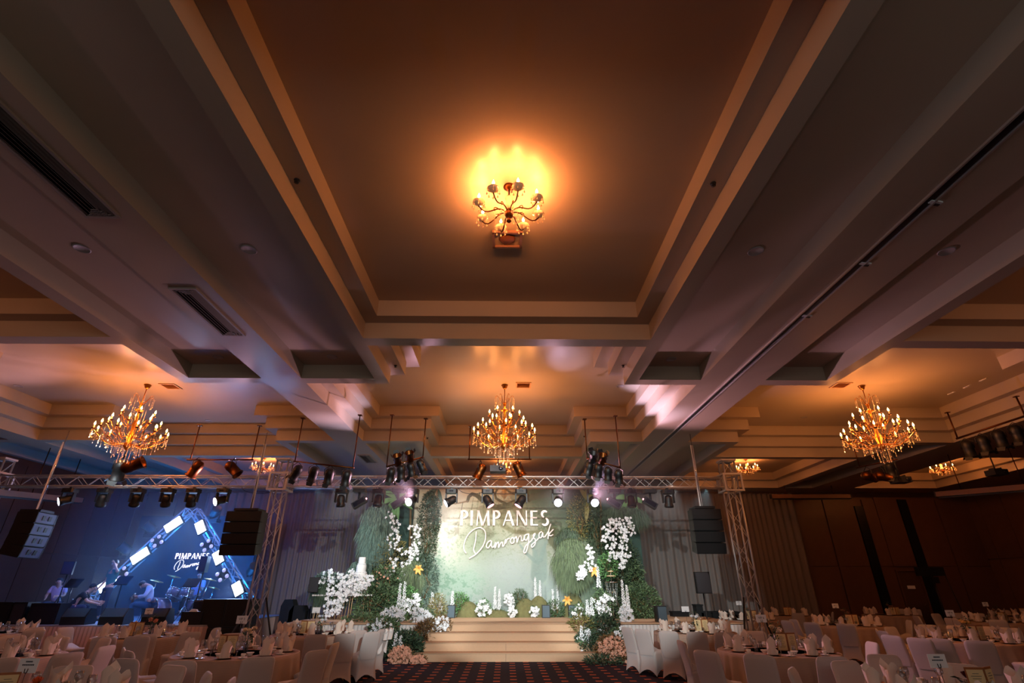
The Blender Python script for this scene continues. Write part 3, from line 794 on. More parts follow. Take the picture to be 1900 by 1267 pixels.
lt = thing('name_lettering', 'ivory cut-out PIMPANES Damrongsak lettering mounted on the forest backdrop', 'lettering', (0, 0, 0))
pA = at(854, 975, YB - .1); pB = at(1020, 975, YB - .1)
kk = (pB.x - pA.x) / 622
lettering(lt, M_letter, .05, pA.x, YB - .1, pA.z, kk)

# ------------------------------------------------------------------ plants
def leafmat(name, rgb, tr=.25):
    m = mat(name, rgb, rough=.6); nt = m.node_tree; b = nt.nodes['Principled BSDF']
    g = nt.nodes.new('ShaderNodeNewGeometry'); rp = nt.nodes.new('ShaderNodeValToRGB'); c = lin(rgb)
    rp.color_ramp.elements[0].color = tuple(v * .35 for v in c) + (1,); rp.color_ramp.elements[1].color = (min(1, c[0] * 1.9), min(1, c[1] * 1.8), min(1, c[2] * 1.7), 1)
    nt.links.new(g.outputs['Random Per Island'], rp.inputs[0]); nt.links.new(rp.outputs[0], b.inputs['Base Color'])
    return m
G_DARK = leafmat('leaf_dark', (56, 76, 56)); G_MID = leafmat('leaf_mid', (82, 108, 76)); G_TEAL = leafmat('leaf_teal', (92, 118, 108))
G_OLIVE = leafmat('leaf_olive', (116, 112, 64)); G_GRASS = leafmat('grass_green', (82, 100, 70)); G_BROWN = leafmat('leaf_brown', (110, 86, 54)); G_FRESH = leafmat('leaf_fresh', (88, 134, 82))
F_WHITE = mat('petal_white', (244, 244, 248), rough=.6); F_PINK = mat('petal_pink', (226, 168, 142), rough=.6); F_CREAM = mat('petal_cream', (240, 222, 186), rough=.6); F_ORANGE = mat('leaf_orange', (236, 180, 96), rough=.6)
G_MOSS = mat('moss', (110, 108, 70), rough=.95, bump=.6, bscale=40, noise=.4, nscale=9)
def leaves(mb, rnd, n, cen, rad, size, hang=0, shell=.5, asp=.38):
    cx, cy, cz = cen; rx, ry, rz = rad
    for i in range(n):
        while True:
            x, y, z = rnd.uniform(-1, 1), rnd.uniform(-1, 1), rnd.uniform(-1, 1); q = x * x + y * y + z * z
            if q < 1 and q > shell * rnd.random(): break
        p = Vector((cx + x * rx, cy + y * ry, cz + z * rz)); s = size * rnd.uniform(.6, 1.35)
        d = Vector((x + rnd.uniform(-.8, .8), y + rnd.uniform(-.8, .8), z * .6 + rnd.uniform(-.6, .8) - hang)).normalized()
        w = d.cross(Vector((rnd.uniform(-1, 1), rnd.uniform(-1, 1), rnd.uniform(-1, 1)))).normalized() * s * asp
        nn = d.cross(w).normalized() * s * .12
        mb.add([p, p + d * s * .5 + w * .5 + nn, p + d * s, p + d * s * .5 - w * .5 + nn], [(0, 1, 2), (0, 2, 3)])
def blossoms(mb, rnd, n, cen, rad, size, petals=5):
    cx, cy, cz = cen; rx, ry, rz = rad
    for i in range(n):
        while True:
            x, y, z = rnd.uniform(-1, 1), rnd.uniform(-1, 1), rnd.uniform(-1, 1)
            if x * x + y * y + z * z < 1: break
        p = Vector((cx + x * rx, cy + y * ry, cz + z * rz)); s = size * rnd.uniform(.7, 1.2)
        nrm = Vector((rnd.uniform(-.7, .7), -1, rnd.uniform(-.5, .7))).normalized(); u = nrm.orthogonal().normalized(); v = nrm.cross(u)
        for k in range(petals):
            a = 2 * PI * k / petals + x; d = u * math.cos(a) + v * math.sin(a); e = nrm.cross(d)
            mb.add([p, p + d * s * .6 + e * s * .34 + nrm * s * .2, p + d * s + nrm * s * .06, p + d * s * .6 - e * s * .34 + nrm * s * .2], [(0, 1, 2), (0, 2, 3)])
def scale_at(Y, z=1.5): return (Y * math.cos(PITCH) + (z - HC) * math.sin(PITCH)) / FPX
def bush(px, py, Y, rx, rz, m, label, n=700, size=.1, flowers=None, fn=40, fs=.05, name='leafy_bush', hang=0, stem=True, ry=None, asp=.38, grp='foliage around the stage'):
    p = at(px, py, Y); k = scale_at(Y, p.z); rx *= k; rz *= k; ry = ry or min(rx, .45)
    zf = SH if Y > 17.2 else 0
    zb = max(zf, p.z - rz * .7)
    rnd = random.Random(int(px * 7 + py))
    t = thing(name, label, 'plant', (p.x, p.y, zb), 0, grp)
    mb = MB(); leaves(mb, rnd, int(n * 1.7), (0, 0, p.z - zb), (rx, ry, rz), size, hang, asp=asp); mb.obj('leaves', m, t, kind='stuff')
    st = MB()
    for i in range(5):
        st.tube([(rnd.uniform(-.1, .1) * rx, 0, 0), (rnd.uniform(-.5, .5) * rx, rnd.uniform(-.3, .3) * ry, (p.z - zb) * .7), (rnd.uniform(-.8, .8) * rx, rnd.uniform(-.5, .5) * ry, (p.z - zb) + rz * .5)], [.012, .009, .004], 5)
    st.obj('stems', G_BROWN, t, kind='stuff')
    if flowers:
        fb = MB(); blossoms(fb, rnd, fn, (0, -ry * .5, p.z - zb), (rx * .95, ry * .6, rz * .95), fs); fb.obj('blossoms', flowers, t, kind='stuff')
    return t
def grass(px, py, Y, wpx, hpx, m, label, n=1500, up=False, name='hanging_grass'):
    p = at(px, py, Y); k = scale_at(Y, p.z); W = wpx * k / 2; H = hpx * k
    rnd = random.Random(int(px * 3 + py)); t = thing(name, label, 'plant', (p.x, p.y, p.z), 0, 'foliage around the stage')
    mb = MB()
    for i in range(int(n * 1.3)):
        a = rnd.uniform(0, 2 * PI); r = math.sqrt(rnd.random())
        x = W * .82 * r * math.cos(a); z = H * (.16 + .34 * r * math.sin(a)); y = -.02 - .22 * (1 - r) - .06 * rnd.random()
        L = rnd.uniform(.22, .5) * (1 if not up else .7) * min(1, H * .8); sx = rnd.uniform(-.16, .16) + x * .25; wd = .0075
        x += .07 * math.sin(z * 9 + i % 3)
        if up:
            tp = Vector((x * .6, y, -H * .5)); e = Vector((x * 1.9 + rnd.uniform(-.1, .1), y * 2, -H * .5 + H * rnd.uniform(.5, 1))); mi_ = (tp + e) / 2 + Vector((-x * .3, 0, H * .12))
        else:
            tp = Vector((x, y, z)); mi_ = Vector((x + sx * .6, y - .10, z - L * .12)); e = Vector((x + sx, y - .13, z - L))
        w_ = Vector((wd, rnd.uniform(-.004, .004), 0))
        mb.add([tp - w_, tp + w_, mi_ + w_, mi_ - w_, e], [(0, 1, 2, 3), (3, 2, 4)])
    mb.obj('grass_blades', m, t, kind='stuff')
    MB().ball((0, .12, 0), 1, 10, 6, (W * .35, .08, H * .3)).obj('planting_pad', G_DARK, t)
    return t
def spray(px, py, Y, wpx, hpx, label, m=None, n=60, fs=.055, name='orchid_spray', lean=0.0):
    p = at(px, py, Y); k = scale_at(Y, p.z); W = wpx * k / 2; H = hpx * k / 2
    rnd = random.Random(int(px * 5 + py)); t = thing(name, label, 'flowers', tuple(p), 0, 'white orchid sprays')
    mb = MB(); st = MB()
    for q in range(3):
        ox = rnd.uniform(-.4, .4) * W
        pts = [(ox + lean * H * u + W * .5 * math.sin(u * 2 + q), -.06 * (1 - u * u), H * u) for u in (-1, -.5, 0, .5, 1)]
        st.tube(pts, .006, 5)
        for pt in pts: blossoms(mb, rnd, max(2, n // 15), pt, (W * .5, .08, H * .28), fs)
    mb.obj('blossoms', m or F_WHITE, t, kind='stuff'); st.obj('stems', G_MID, t, kind='stuff')
    return t
def delph(px, ytop, ybot, Y, label, m=None, r=.035):
    a = at(px, ybot, Y); b = at(px, ytop, Y); z0 = max(a.z, SH if Y > 17.2 else 0); H = b.z - z0
    t = thing('delphinium', label, 'flowers', (a.x, Y, z0), 0, 'tall white delphinium spikes')
    rnd = random.Random(int(px + ytop)); MB().tube([(0, 0, 0), (.02, 0, H * .6), (0, 0, H)], [.008, .006, .003], 5).obj('stem', G_MID, t)
    mb = MB(); n = int(H * 46)
    for i in range(n):
        u = i / n; z = H * (.22 + .78 * u); rr = r * (1.0 - .6 * u); an = i * 2.4
        blossoms(mb, rnd, 1, (rr * math.cos(an), rr * math.sin(an), z), (.008, .008, .008), .038 * (1.2 - .5 * u), 4)
    mb.obj('blossoms', m or F_WHITE, t, kind='stuff')
    lf = MB(); leaves(lf, rnd, 26, (0, 0, H * .12), (.12, .1, H * .12), .12); lf.obj('leaves', G_MID, t, kind='stuff')
    return t
def mound(px, py, Y, wpx, hpx, label):
    p = at(px, py, Y); k = scale_at(Y, SH); W = wpx * k / 2; H = hpx * k
    mb = MB(); rnd = random.Random(int(px)); M = 12; N = 7; vs = []
    for j in range(N):
        for i in range(M):
            th = PI / 2 * j / (N - 1); a = 2 * PI * i / M; r = math.cos(th) * (1 + .12 * rnd.random())
            vs.append((W * r * math.cos(a), .25 * r * math.sin(a), H * math.sin(th) * (1 + .06 * rnd.random())))
    mb.add(vs, [(j * M + i, j * M + (i + 1) % M, (j + 1) * M + (i + 1) % M, (j + 1) * M + i) for j in range(N - 1) for i in range(M)], True)
    tf = leaves(mb, rnd, 160, (0, -.05, H * .6), (W, .22, H * .5), .045)
    return tag(mb.obj('moss_mound', G_MOSS, None, (p.x, Y, SH)), label, 'moss', 'moss mounds on the stage')
def bigleaf(mb, p, d, L, W, n=6):
    d = Vector(d).normalized(); s = d.cross(Vector((0, -1, 0))).normalized(); vs = []; fs = []
    for i in range(n + 1):
        u = i / n; c = Vector(p) + d * L * u + Vector((0, -.10 * math.sin(PI * u), -.25 * L * u * u)); w_ = W * math.sin(PI * min(1, u * .92 + .06)) ** .8
        vs += [c - s * w_, c + Vector((0, .02, 0)), c + s * w_]
    for i in range(n):
        for k in (0, 1): fs.append((i * 3 + k, i * 3 + k + 1, i * 3 + k + 4, i * 3 + k + 3))
    mb.add(vs, fs, True)
def tropical(px, py, Y, label, dirs, L=.55, W=.11, m=None):
    p = at(px, py, Y); t = thing('tropical_plant', label, 'plant', tuple(p), 0, 'broad tropical leaves at the backdrop corners')
    for d in dirs:
        mb = MB(); bigleaf(mb, (d[0] * .05, 0, d[1] * .05), (d[0], -.25, d[1]), L * (d[2] if len(d) > 2 else 1), W); mb.tube([(0, .05, 0), (d[0] * .06, 0, d[1] * .06)], .01, 5); mb.obj('leaf', m or G_FRESH, t)
    return t
# left wing
tropical(735, 925, 20.3, 'broad green tropical leaves at the top left of the backdrop', [(-.9, -.2), (-.5, -.8), (.3, -1, .9), (.9, -.3), (.6, .5, .7), (-.6, .5, .8), (0, -1, 1.2)], .72, .1)
tropical(812, 905, 20.5, 'pale green strap leaves hanging over the bright part of the print', [(-.5, -.8), (-.9, -.6, .8), (.4, -.9, .7)], .8, .07, G_TEAL)
tropical(1168, 925, 20.2, 'broad green tropical leaves at the top right of the backdrop', [(-.9, .2), (-.6, -.6), (.4, -.9), (.9, -.1, .8), (.2, .9, .7), (-.2, -1, .8)], .62, .1)
tropical(1090, 930, 20.3, 'tall pale leaves above the right trunk', [(0, 1), (-.4, .8, .8), (.3, .7, .8), (-.2, -.9, .8)], .8, .09, G_OLIVE)
grass(698, 1010, 20.1, 66, 150, G_TEAL, 'long feathery teal grass hanging left of the backdrop', 2600)
grass(668, 1075, 20.0, 40, 70, G_TEAL, 'feathery grass behind the tiered cake', 900)
bush(793, 985, 20.3, 20, 74, G_DARK, 'dark climbing leaves on the left edge of the print', 1500, .09)
bush(806, 955, 20.4, 13, 34, G_TEAL, 'thin climbing leaves reaching over the print', 420, .08)
bush(722, 1035, 20.1, 34, 44, G_OLIVE, 'olive leaves behind the left orchids', 900, .09)
bush(790, 1075, 20.2, 24, 44, G_TEAL, 'grey green leaves below the orange leaf', 900, .08)
grass(762, 1080, 19.9, 44, 76, G_GRASS, 'tuft of green grass hanging below the left orchids', 1400)
spray(728, 985, 19.8, 30, 54, 'uppermost white orchid spray left of the backdrop', lean=-.3)
spray(772, 1010, 19.8, 26, 56, 'white orchid spray beside the left edge of the print')
spray(758, 1036, 19.8, 36, 34, 'white orchid spray in the middle of the left wing')
spray(728, 1052, 19.8, 22, 26, 'small round white orchid spray low on the left wing', n=30)
spray(750, 1066, 19.75, 16, 26, 'lowest small orchid spray on the left wing', n=24)
def leafcluster(px, py, Y, label, m=F_ORANGE):
    p = at(px, py, Y); t = thing('orange_leaf_cluster', label, 'leaves', tuple(p), 0, 'orange leaf clusters'); rnd = random.Random(int(px))
    for q in range(6):
        a = q * 1.05; mb = MB(); bigleaf(mb, (0, 0, 0), (math.cos(a), -.4, math.sin(a)), .2, .045, 4); mb.obj('leaf', m, t)
leafcluster(777, 1055, 19.7, 'orange leaf cluster beside the left orchids'); leafcluster(1101, 1058, 19.7, 'orange leaf cluster beside the right orchids'); leafcluster(1052, 1112, 20.2, 'yellow leaf cluster right of the small stage speakers')
bush(715, 1085, 19.6, 34, 34, G_MID, 'mid green leafy bush left of the tall delphiniums', 1100, .1, F_PINK, 30, .04)
bush(700, 1120, 19.2, 44, 34, G_MID, 'large fresh green bush on the stage left', 1500, .1)
bush(755, 1120, 19.3, 22, 30, G_FRESH, 'fresh fern bush behind the white delphiniums', 600, .1)
bush(640, 1100, 19.4, 30, 26, G_TEAL, 'grey eucalyptus mass under the cake', 900, .08)
bush(607, 1080, 19.3, 26, 18, G_TEAL, 'eucalyptus and small white flowers at the left end of the cake table', 700, .08, F_WHITE, 40, .05)
grass(603, 1100, 19.3, 50, 60, G_DARK, 'dark drooping grass at the far left of the stage', 1300)
bush(670, 1150, 17.9, 34, 10, G_MID, 'low leaves along the stage edge under the cake', 420, .09)
for i, (px, yt, yb) in enumerate(((737, 1082, 1152), (746, 1078, 1152), (800, 1098, 1143), (817, 1100, 1143), (838, 1096, 1143))):
    delph(px, yt, yb, 18.4 if i < 2 else 20.0, ('tallest left delphinium beside the green bush', 'second left delphinium beside the green bush', 'delphinium left of the small left speaker', 'delphinium behind the small left speaker', 'delphinium right of the small left speaker')[i], r=.06)
bush(730, 1142, 17.9, 26, 16, G_MID, 'white blossom mass at the foot of the left delphiniums', 300, .08, F_WHITE, 130, .06)
bush(768, 1118, 18.6, 14, 16, G_MID, 'round white roses on the left of the stage', 200, .08, F_WHITE, 26, .085)
bush(783, 1145, 17.8, 24, 18, G_MID, 'white flowers spilling onto the top step at left', 300, .08, F_WHITE, 130, .06)
bush(812, 1130, 18.8, 16, 26, G_OLIVE, 'olive grasses left of the steps', 600, .1, asp=.12)
bush(795, 1178, 16.9, 26, 26, G_BROWN, 'brown feathery fern left of the middle steps', 1100, .12, asp=.14)
bush(820, 1160, 17.0, 18, 16, G_BROWN, 'small pink flowers on the left edge of the top step', 300, .07, F_WHITE, 70, .05)
bush(748, 1200, 15.9, 36, 26, G_DARK, 'dark leafy base left of the lowest step', 1300, .12)
bush(745, 1216, 15.5, 24, 18, G_BROWN, 'pink baby breath cloud beside the lowest step at left', 500, .06, F_PINK, 420, .035)
bush(776, 1226, 15.4, 16, 11, G_BROWN, 'smaller pink baby breath cloud touching the carpet at left', 300, .05, F_PINK, 240, .035)
for i, px in enumerate((732, 741)): delph(px, 1172 + 6 * i, 1212, 15.5, ('white gladiolus spike above the left baby breath', 'second white gladiolus spike above the left baby breath')[i], r=.05)
bush(712, 1160, 16.8, 28, 14, G_MID, 'leafy trail in front of the white skirt at left', 500, .1, F_WHITE, 40, .05)
# rear row under the print
for px, w, h, lb in ((868, 40, 26, 'left moss mound under the print'), (975, 44, 30, 'middle moss mound under the print'), (1000, 40, 34, 'right moss mound under the print'), (920, 60, 12, 'low long moss mound at the stage centre'), (1066, 40, 40, 'moss mound beside the right hanging grass')):
    mound(px, 1143, 20.35, w, h, lb)
bush(853, 1118, 20.4, 17, 17, G_FRESH, 'small green bush left of the centre flowers', 420, .08)
bush(897, 1128, 20.2, 15, 16, G_FRESH, 'white roses low on the stage left of centre', 200, .07, F_WHITE, 30, .075)
bush(965, 1108, 20.45, 13, 14, G_MID, 'small fan palm tuft right of centre', 300, .1, asp=.15)
bush(945, 1112, 20.2, 10, 12, G_MID, 'tiny white blossoms beside the fan palm', 100, .06, F_WHITE, 50, .05)
bush(951, 1134, 20.1, 9, 12, G_MID, 'white trailing blossoms on the middle moss mound', 80, .06, F_WHITE, 60, .05)
bush(992, 1134, 20.1, 10, 10, G_MID, 'white blossom tuft left of the small dark speaker', 120, .06, F_WHITE, 60, .05)
bush(1030, 1130, 20.3, 18, 16, G_MID, 'low green leaves between the two small right speakers', 400, .08)
for px, yt, lb in ((918, 1088, 'delphinium left of centre under the print'), (926, 1092, 'second delphinium left of centre'), (994, 1070, 'tallest delphinium right of centre'), (1003, 1076, 'second tall delphinium right of centre'), (1027, 1092, 'delphinium above the low green leaves'), (1036, 1084, 'slim delphinium beside the hanging grass')):
    delph(px, yt, 1143, 20.35, lb, r=.045)
# right wing
grass(1062, 1062, 20.0, 70, 120, G_GRASS, 'large shaggy green grass drape right of the print', 3600)
grass(1052, 1020, 20.4, 40, 80, G_DARK, 'dark grass behind the large drape', 900)
grass(1160, 965, 20.2, 84, 56, G_DARK, 'dark drooping grass at the top right of the wing', 1700)
bush(1108, 985, 20.3, 20, 44, G_DARK, 'dark leaves climbing the right trunk', 900, .08)
bush(1075, 960, 20.4, 24, 40, G_OLIVE, 'thin olive twigs over the upper right of the print', 600, .08)
bush(1150, 1050, 20.2, 40, 56, G_DARK, 'tall dark leafy mass on the right wing', 1900, .1)
bush(1128, 1050, 19.9, 18, 24, G_FRESH, 'fresh leaves under the right orchids', 420, .1)
bush(1192, 1118, 19.6, 34, 32, G_MID, 'large round bush at the right end of the stage', 1700, .09)
bush(1178, 1070, 20.0, 18, 30, G_MID, 'leaves above the right round bush', 500, .09)
bush(1125, 1128, 19.6, 30, 26, G_DARK, 'dark ferns beneath the crystal stand', 900, .1)
spray(1150, 1000, 19.7, 46, 60, 'largest white orchid spray on the right wing', n=150)
spray(1166, 978, 19.7, 22, 30, 'upper right orchid spray on the right wing', n=50)
spray(1124, 990, 19.7, 20, 22, 'small orchid spray left of the largest one', n=30)
spray(1158, 1040, 19.7, 30, 24, 'low orchid spray on the right wing', n=50)
spray(1092, 1037, 19.6, 22, 40, 'orchid spray on the shaggy grass', n=50)
spray(1080, 1062, 19.5, 18, 18, 'small round white flowers on the shaggy grass', n=16, fs=.08)
for px, yt, yb, lb in ((1112, 1050, 1100, 'hanging delphinium near the crystal stand'), (1160, 1075, 1150, 'tall delphinium right of the crystal stand'), (1168, 1085, 1150, 'second delphinium right of the crystal stand'), (1092, 1112, 1165, 'delphinium at the right edge of the top step'), (1100, 1108, 1165, 'second delphinium at right edge of the top step')):
    delph(px, yt, yb, 18.6, lb, r=.055)
bush(1160, 1140, 17.9, 14, 18, G_MID, 'white blossom ball at the right of the stage edge', 200, .07, F_WHITE, 120, .05)
bush(1118, 1120, 18.8, 22, 22, G_MID, 'white roses and leaves right of the top step', 400, .08, F_WHITE, 30, .085)
bush(1075, 1140, 18.9, 18, 18, G_MID, 'white and green flowers beside the right small speaker', 400, .08, F_WHITE, 24, .06)
bush(1080, 1160, 17.1, 26, 14, G_OLIVE, 'olive leaves on the right edge of the top step', 500, .09)
bush(1120, 1165, 17.0, 30, 22, G_DARK, 'dark leaves before the white skirt at right', 900, .1)
bush(1092, 1192, 16.2, 24, 20, G_DARK, 'dark bronze leaves right of the middle steps', 900, .09, F_WHITE, 14, .05)
for i, px in enumerate((1080, 1088, 1094)): delph(px, 1160 + (7 * i) % 9, 1196, 16.0, ('left white gladiolus right of the steps', 'middle white gladiolus right of the steps', 'right white gladiolus beside the steps')[i], r=.05)
bush(1135, 1206, 15.6, 32, 26, G_BROWN, 'pink and coral flowers right of the lowest step', 900, .08, F_PINK, 240, .05)
bush(1150, 1190, 15.9, 20, 24, G_MID, 'white roses among coral flowers at right', 400, .08, F_WHITE, 34, .07)
bush(1120, 1226, 15.3, 36, 9, G_DARK, 'dark foliage lying on the carpet at right', 500, .08)

# ------------------------------------------------------------------ cake and cake table
ck = at(668, 1075, 19.3); kc = scale_at(19.3, 2)
ct = thing('cake_table', 'mirror topped cake table on thin wooden stakes at stage left', 'table', (ck.x - .45, 19.3, SH))
MB().box((0, 0, .72), (2.0, .7, .05)).obj('tabletop', M_white, ct)
rnd = random.Random(9)
for i in range(26): MB().tube([(-.95 + 1.9 * i / 25 + rnd.uniform(-.02, .02), rnd.uniform(-.3, .3), 0), (-.95 + 1.9 * i / 25, rnd.uniform(-.3, .3), .7)], .013, 5).obj('stake', mat('bamboo', (196, 164, 124), rough=.6) if i == 0 else MATS['bamboo'], ct)
cake = thing('wedding_cake', 'tall white five-tier wedding cake on the flowered table', 'cake', (ck.x, 19.3, SH + .75))
zz = 0
for i, (r, h) in enumerate(((.30, .20), (.26, .22), (.215, .24), (.17, .26), (.125, .24))):
    mb = MB().lathe([(1e-5, zz), (r, zz), (r, zz + .01), (r - .004, zz + h - .015), (r - .016, zz + h), (1e-5, zz + h)], 24); mb.obj('tier', mat('icing', (250, 248, 248), rough=.6) if i == 0 else MATS['icing'], cake)
    bd = MB()
    for k in range(22): bd.blob(((r + .01) * math.cos(k * 2 * PI / 22), (r + .01) * math.sin(k * 2 * PI / 22), zz + .02), .02)
    bd.obj('piped_beads', MATS['icing'], cake, kind='stuff'); zz += h
spray(655, 1085, 18.9, 44, 30, 'white orchids around the foot of the cake', n=130, name='orchid_cascade')
spray(628, 1100, 18.8, 22, 56, 'middle orchid cascade hanging from the cake table', n=110, name='orchid_cascade')
spray(612, 1098, 18.8, 18, 66, 'left orchid cascade hanging from the cake table', n=90, name='orchid_cascade', lean=-.15)
spray(643, 1095, 18.8, 14, 58, 'slim right orchid cascade hanging from the cake table', n=80, name='orchid_cascade', lean=.2)
spray(680, 1080, 18.9, 24, 20, 'orchids right of the cake', n=60, name='orchid_cascade')
# crystal stand
cs = at(1140, 1150, 19.2)
cst = thing('crystal_stand', 'tall glass and crystal stand among ferns on the right of the stage', 'stand', (cs.x, 19.2, SH))
for k in range(3):
    a = 2 * PI * k / 3 + .3; MB().tube([(.3 * math.cos(a), .3 * math.sin(a), 0), (.02 * math.cos(a), .02 * math.sin(a), 1.1)], .012, 5).obj('leg', M_steel, cst)
MB().lathe([(1e-5, 1.1), (.24, 1.1), (.25, 1.13), (1e-5, 1.14)], 20).obj('tray', M_steel, cst)
for r, z in ((.14, 1.3), (.09, 1.45)):
    MB().lathe([(1e-5, z), (r, z), (r + .01, z + .02), (1e-5, z + .03)], 16).obj('tier_plate', M_crystal, cst)
MB().tube([(0, 0, 1.1), (0, 0, 1.6)], .014, 6).obj('stem', M_steel, cst)
cm = MB()
for k in range(12):
    a = 2 * PI * k / 12
    for i in range(14): cm.blob((.2 * math.cos(a) * (1 - .03 * i), .2 * math.sin(a) * (1 - .03 * i), 1.08 - i * .05), .014)
cm.obj('crystal_drops', M_glass if False else mat('clear_crystal', (220, 230, 230), rough=.1), cst, kind='stuff')
for px, lb in ((837, 'small dark stage speaker left of the steps'), (1013, 'small dark stage speaker under the print'), (1062, 'small dark stage speaker beside the moss mound')):
    p = at(px, 1143, 19.9); t = thing('stage_speaker', lb, 'speaker', (p.x, 19.9, SH), 0, 'small dark speakers on the stage')
    MB().box((0, 0, .2), (.27, .22, .4)).obj('cabinet', M_black, t); MB().box((0, -.115, .2), (.23, .012, .35)).obj('grille', mat('blue_grille', (66, 84, 96), rough=.6), t)
p = at(1222, 1150, 18.0)
t = thing('stage_monitor', 'dark upright speaker at the right end of the stage edge', 'speaker', (p.x, 17.7, SH)); MB().box((0, 0, .22), (.32, .3, .44)).obj('cabinet', M_black, t); MB().box((.02, -.155, .22), (.26, .012, .4)).obj('grille', MATS['blue_grille'], t)
# ------------------------------------------------------------------ truss
def truss(label, p0, p1, size, name='lighting_truss', cat='truss', seg=None, roll=0):
    p0 = Vector(p0); p1 = Vector(p1); L = (p1 - p0).length; d = (p1 - p0).normalized()
    t = thing(name, label, cat, p0)
    h = size / 2 - .025
    if abs(d.z) > .9: u, v = Vector((1, 0, 0)), Vector((0, 1, 0))
    else: u, v = Vector((0, 1, 0)), d.cross(Vector((0, 1, 0))).normalized()
    cs_ = [(h, h), (-h, h), (-h, -h), (h, -h)]
    cor = [u * a + v * b for a, b in cs_]
    for c in cor: MB().tube([c, c + d * L], .025, 8).obj('chord', M_metal, t)
    n = max(2, int(round(L / (seg or size * .95)))); s = L / n
    for f in range(4):
        a, b = cor[f], cor[(f + 1) % 4]
        for i in range(n):
            q0, q1 = (a, b) if (i + f) % 2 == 0 else (b, a)
            MB().tube([q0 + d * s * i, q1 + d * s * (i + 1)], .010, 4, cap=False).obj('brace', M_metal, t)
    for e in (0, L):
        for f in range(4): MB().tube([cor[f] + d * e, cor[(f + 1) % 4] + d * e], .014, 5).obj('end_bar', M_metal, t)
    return t
TZ = 4.52; TY = 15.0; XL, XR = -6.55, 6.58
truss('long horizontal aluminium truss over the stage steps with moving lights', (XL + .24, TY, TZ), (XR - .24, TY, TZ), .34)
truss('left horizontal aluminium truss above the band stage', (-14.55, TY, TZ), (XL - .24, TY, TZ), .34)
def tower(x, label):
    t = truss(label, (x, TY, .02), (x, TY, 5.12), .38, 'truss_tower', 'truss tower', .42)
    MB().box((0, 0, -.005), (.7, .7, .03)).obj('base_plate', M_metal, t)
    for z in (TZ - .26, TZ + .2):
        for a in (-1, 1):
            MB().box((a * .25, 0, z), (.05, .56, .05)).obj('sleeve_bar', M_metal, t); MB().box((0, a * .25, z), (.56, .05, .05)).obj('sleeve_bar', M_metal, t)
    for a in (-1, 1):
        for b in (-1, 1): MB().box((a * .25, b * .25, TZ - .03), (.05, .05, .46)).obj('sleeve_post', M_metal, t)
    for a in (-1, 1): MB().tube([(a * .16, .1, 1.5), (a * .62, -.1 + .3 * a, .03)], .025, 6).obj('outrigger', M_black, t)
    MB().box((0, 0, 5.14), (.42, .42, .05)).obj('top_plate', M_metal, t)
    return t
tower(XL, 'aluminium truss tower between the band stage and the floral stage'); tower(XR, 'aluminium truss tower at the right of the floral stage'); tower(-14.8, 'aluminium truss tower at the far left of the band')

# moving heads
HEADM = {}
def head(px, label, lens='off', tilt=(0, -1, -.6), py=917, size=1.0):
    p = at(px, py, TY - .15)
    t = thing('moving_head', label, 'stage light', (p.x, TY - .15, TZ - .19), 0, 'moving head lights under the trusses')
    t.scale = (size,) * 3
    MB().box((0, 0, -.02), (.06, .06, .06)).obj('clamp', M_black, t)
    b = MB(); b.prism([(-.17, -.1), (-.13, -.14), (.13, -.14), (.17, -.1), (.17, .1), (.13, .14), (-.13, .14), (-.17, .1)], -.15, -.04); b.obj('base', M_black, t)
    MB().box((0, -.142, -.095), (.12, .008, .04)).obj('display', M_lensoff, t)
    for s in (-1, 1):
        MB().box((s * .155, 0, -.27), (.035, .1, .26)).obj('yoke_arm', M_black, t)
    d = Vector(tilt).normalized(); q = d.to_track_quat('Z', 'Y').to_matrix().to_4x4(); c = Vector((0, 0, -.34))
    h = MB(); h.lathe([(1e-5, -.16), (.07, -.15), (.105, -.1), (.115, 0), (.11, .08), (.13, .11), (.13, .17), (.12, .18)], 14, c, q); hd = h.obj('lamp_head', M_black, t)
    m = {'off': M_lensoff, 'on': M_lens, 'pink': M_lenspink}[lens]
    MB().lathe([(.112, .183), (.08, .19), (1e-5, .193)], 14, c, q).obj('lens', m, hd, label='glowing lens' if lens != 'off' else None)
    return t
dn = (0.1, -1, -1.2)
for px, ln, tl, lb in ((128, 'on', (-.9, -1, -.55), 'lit moving head at the left end of the band truss'), (193, 'off', (-.3, .4, -1), 'second moving head from the left on band truss'), (255, 'off', (-.3, .4, -1), 'third moving head from the left on band truss'),
    (311, 'off', (-.2, .5, -1), 'fourth moving head from the left on band truss'), (358, 'off', (-.2, .5, -1), 'fifth moving head from the left on band truss'), (414, 'on', (-.8, -1, -.5), 'lit moving head nearest the left tower'),
    (634, 'off', (0, .2, -1), 'unlit moving head right of the left tower'), (703, 'off', (0, -.2, -1), 'unlit moving head over the left wing'), (766, 'on', (-.5, -1, -.45), 'brightly lit moving head over the left wing'),
    (838, 'on', (-1, -.35, -.6), 'moving head turned left above the bright print'), (905, 'pink', (.6, -.2, -1), 'pink-lit moving head left of the aisle centre'), (967, 'pink', (-.6, -.2, -1), 'pink-lit moving head right of the aisle centre'),
    (1035, 'on', (-.1, -1, -.5), 'lit moving head above the dark foliage of the print'), (1100, 'on', (.1, -1, -.5), 'brightest moving head over the right trunk'), (1170, 'off', (0, -.2, -1), 'unlit moving head over the right wing'), (1239, 'off', (0, .2, -1), 'unlit moving head at the right end of the truss')):
    head(px, lb, ln, tl)
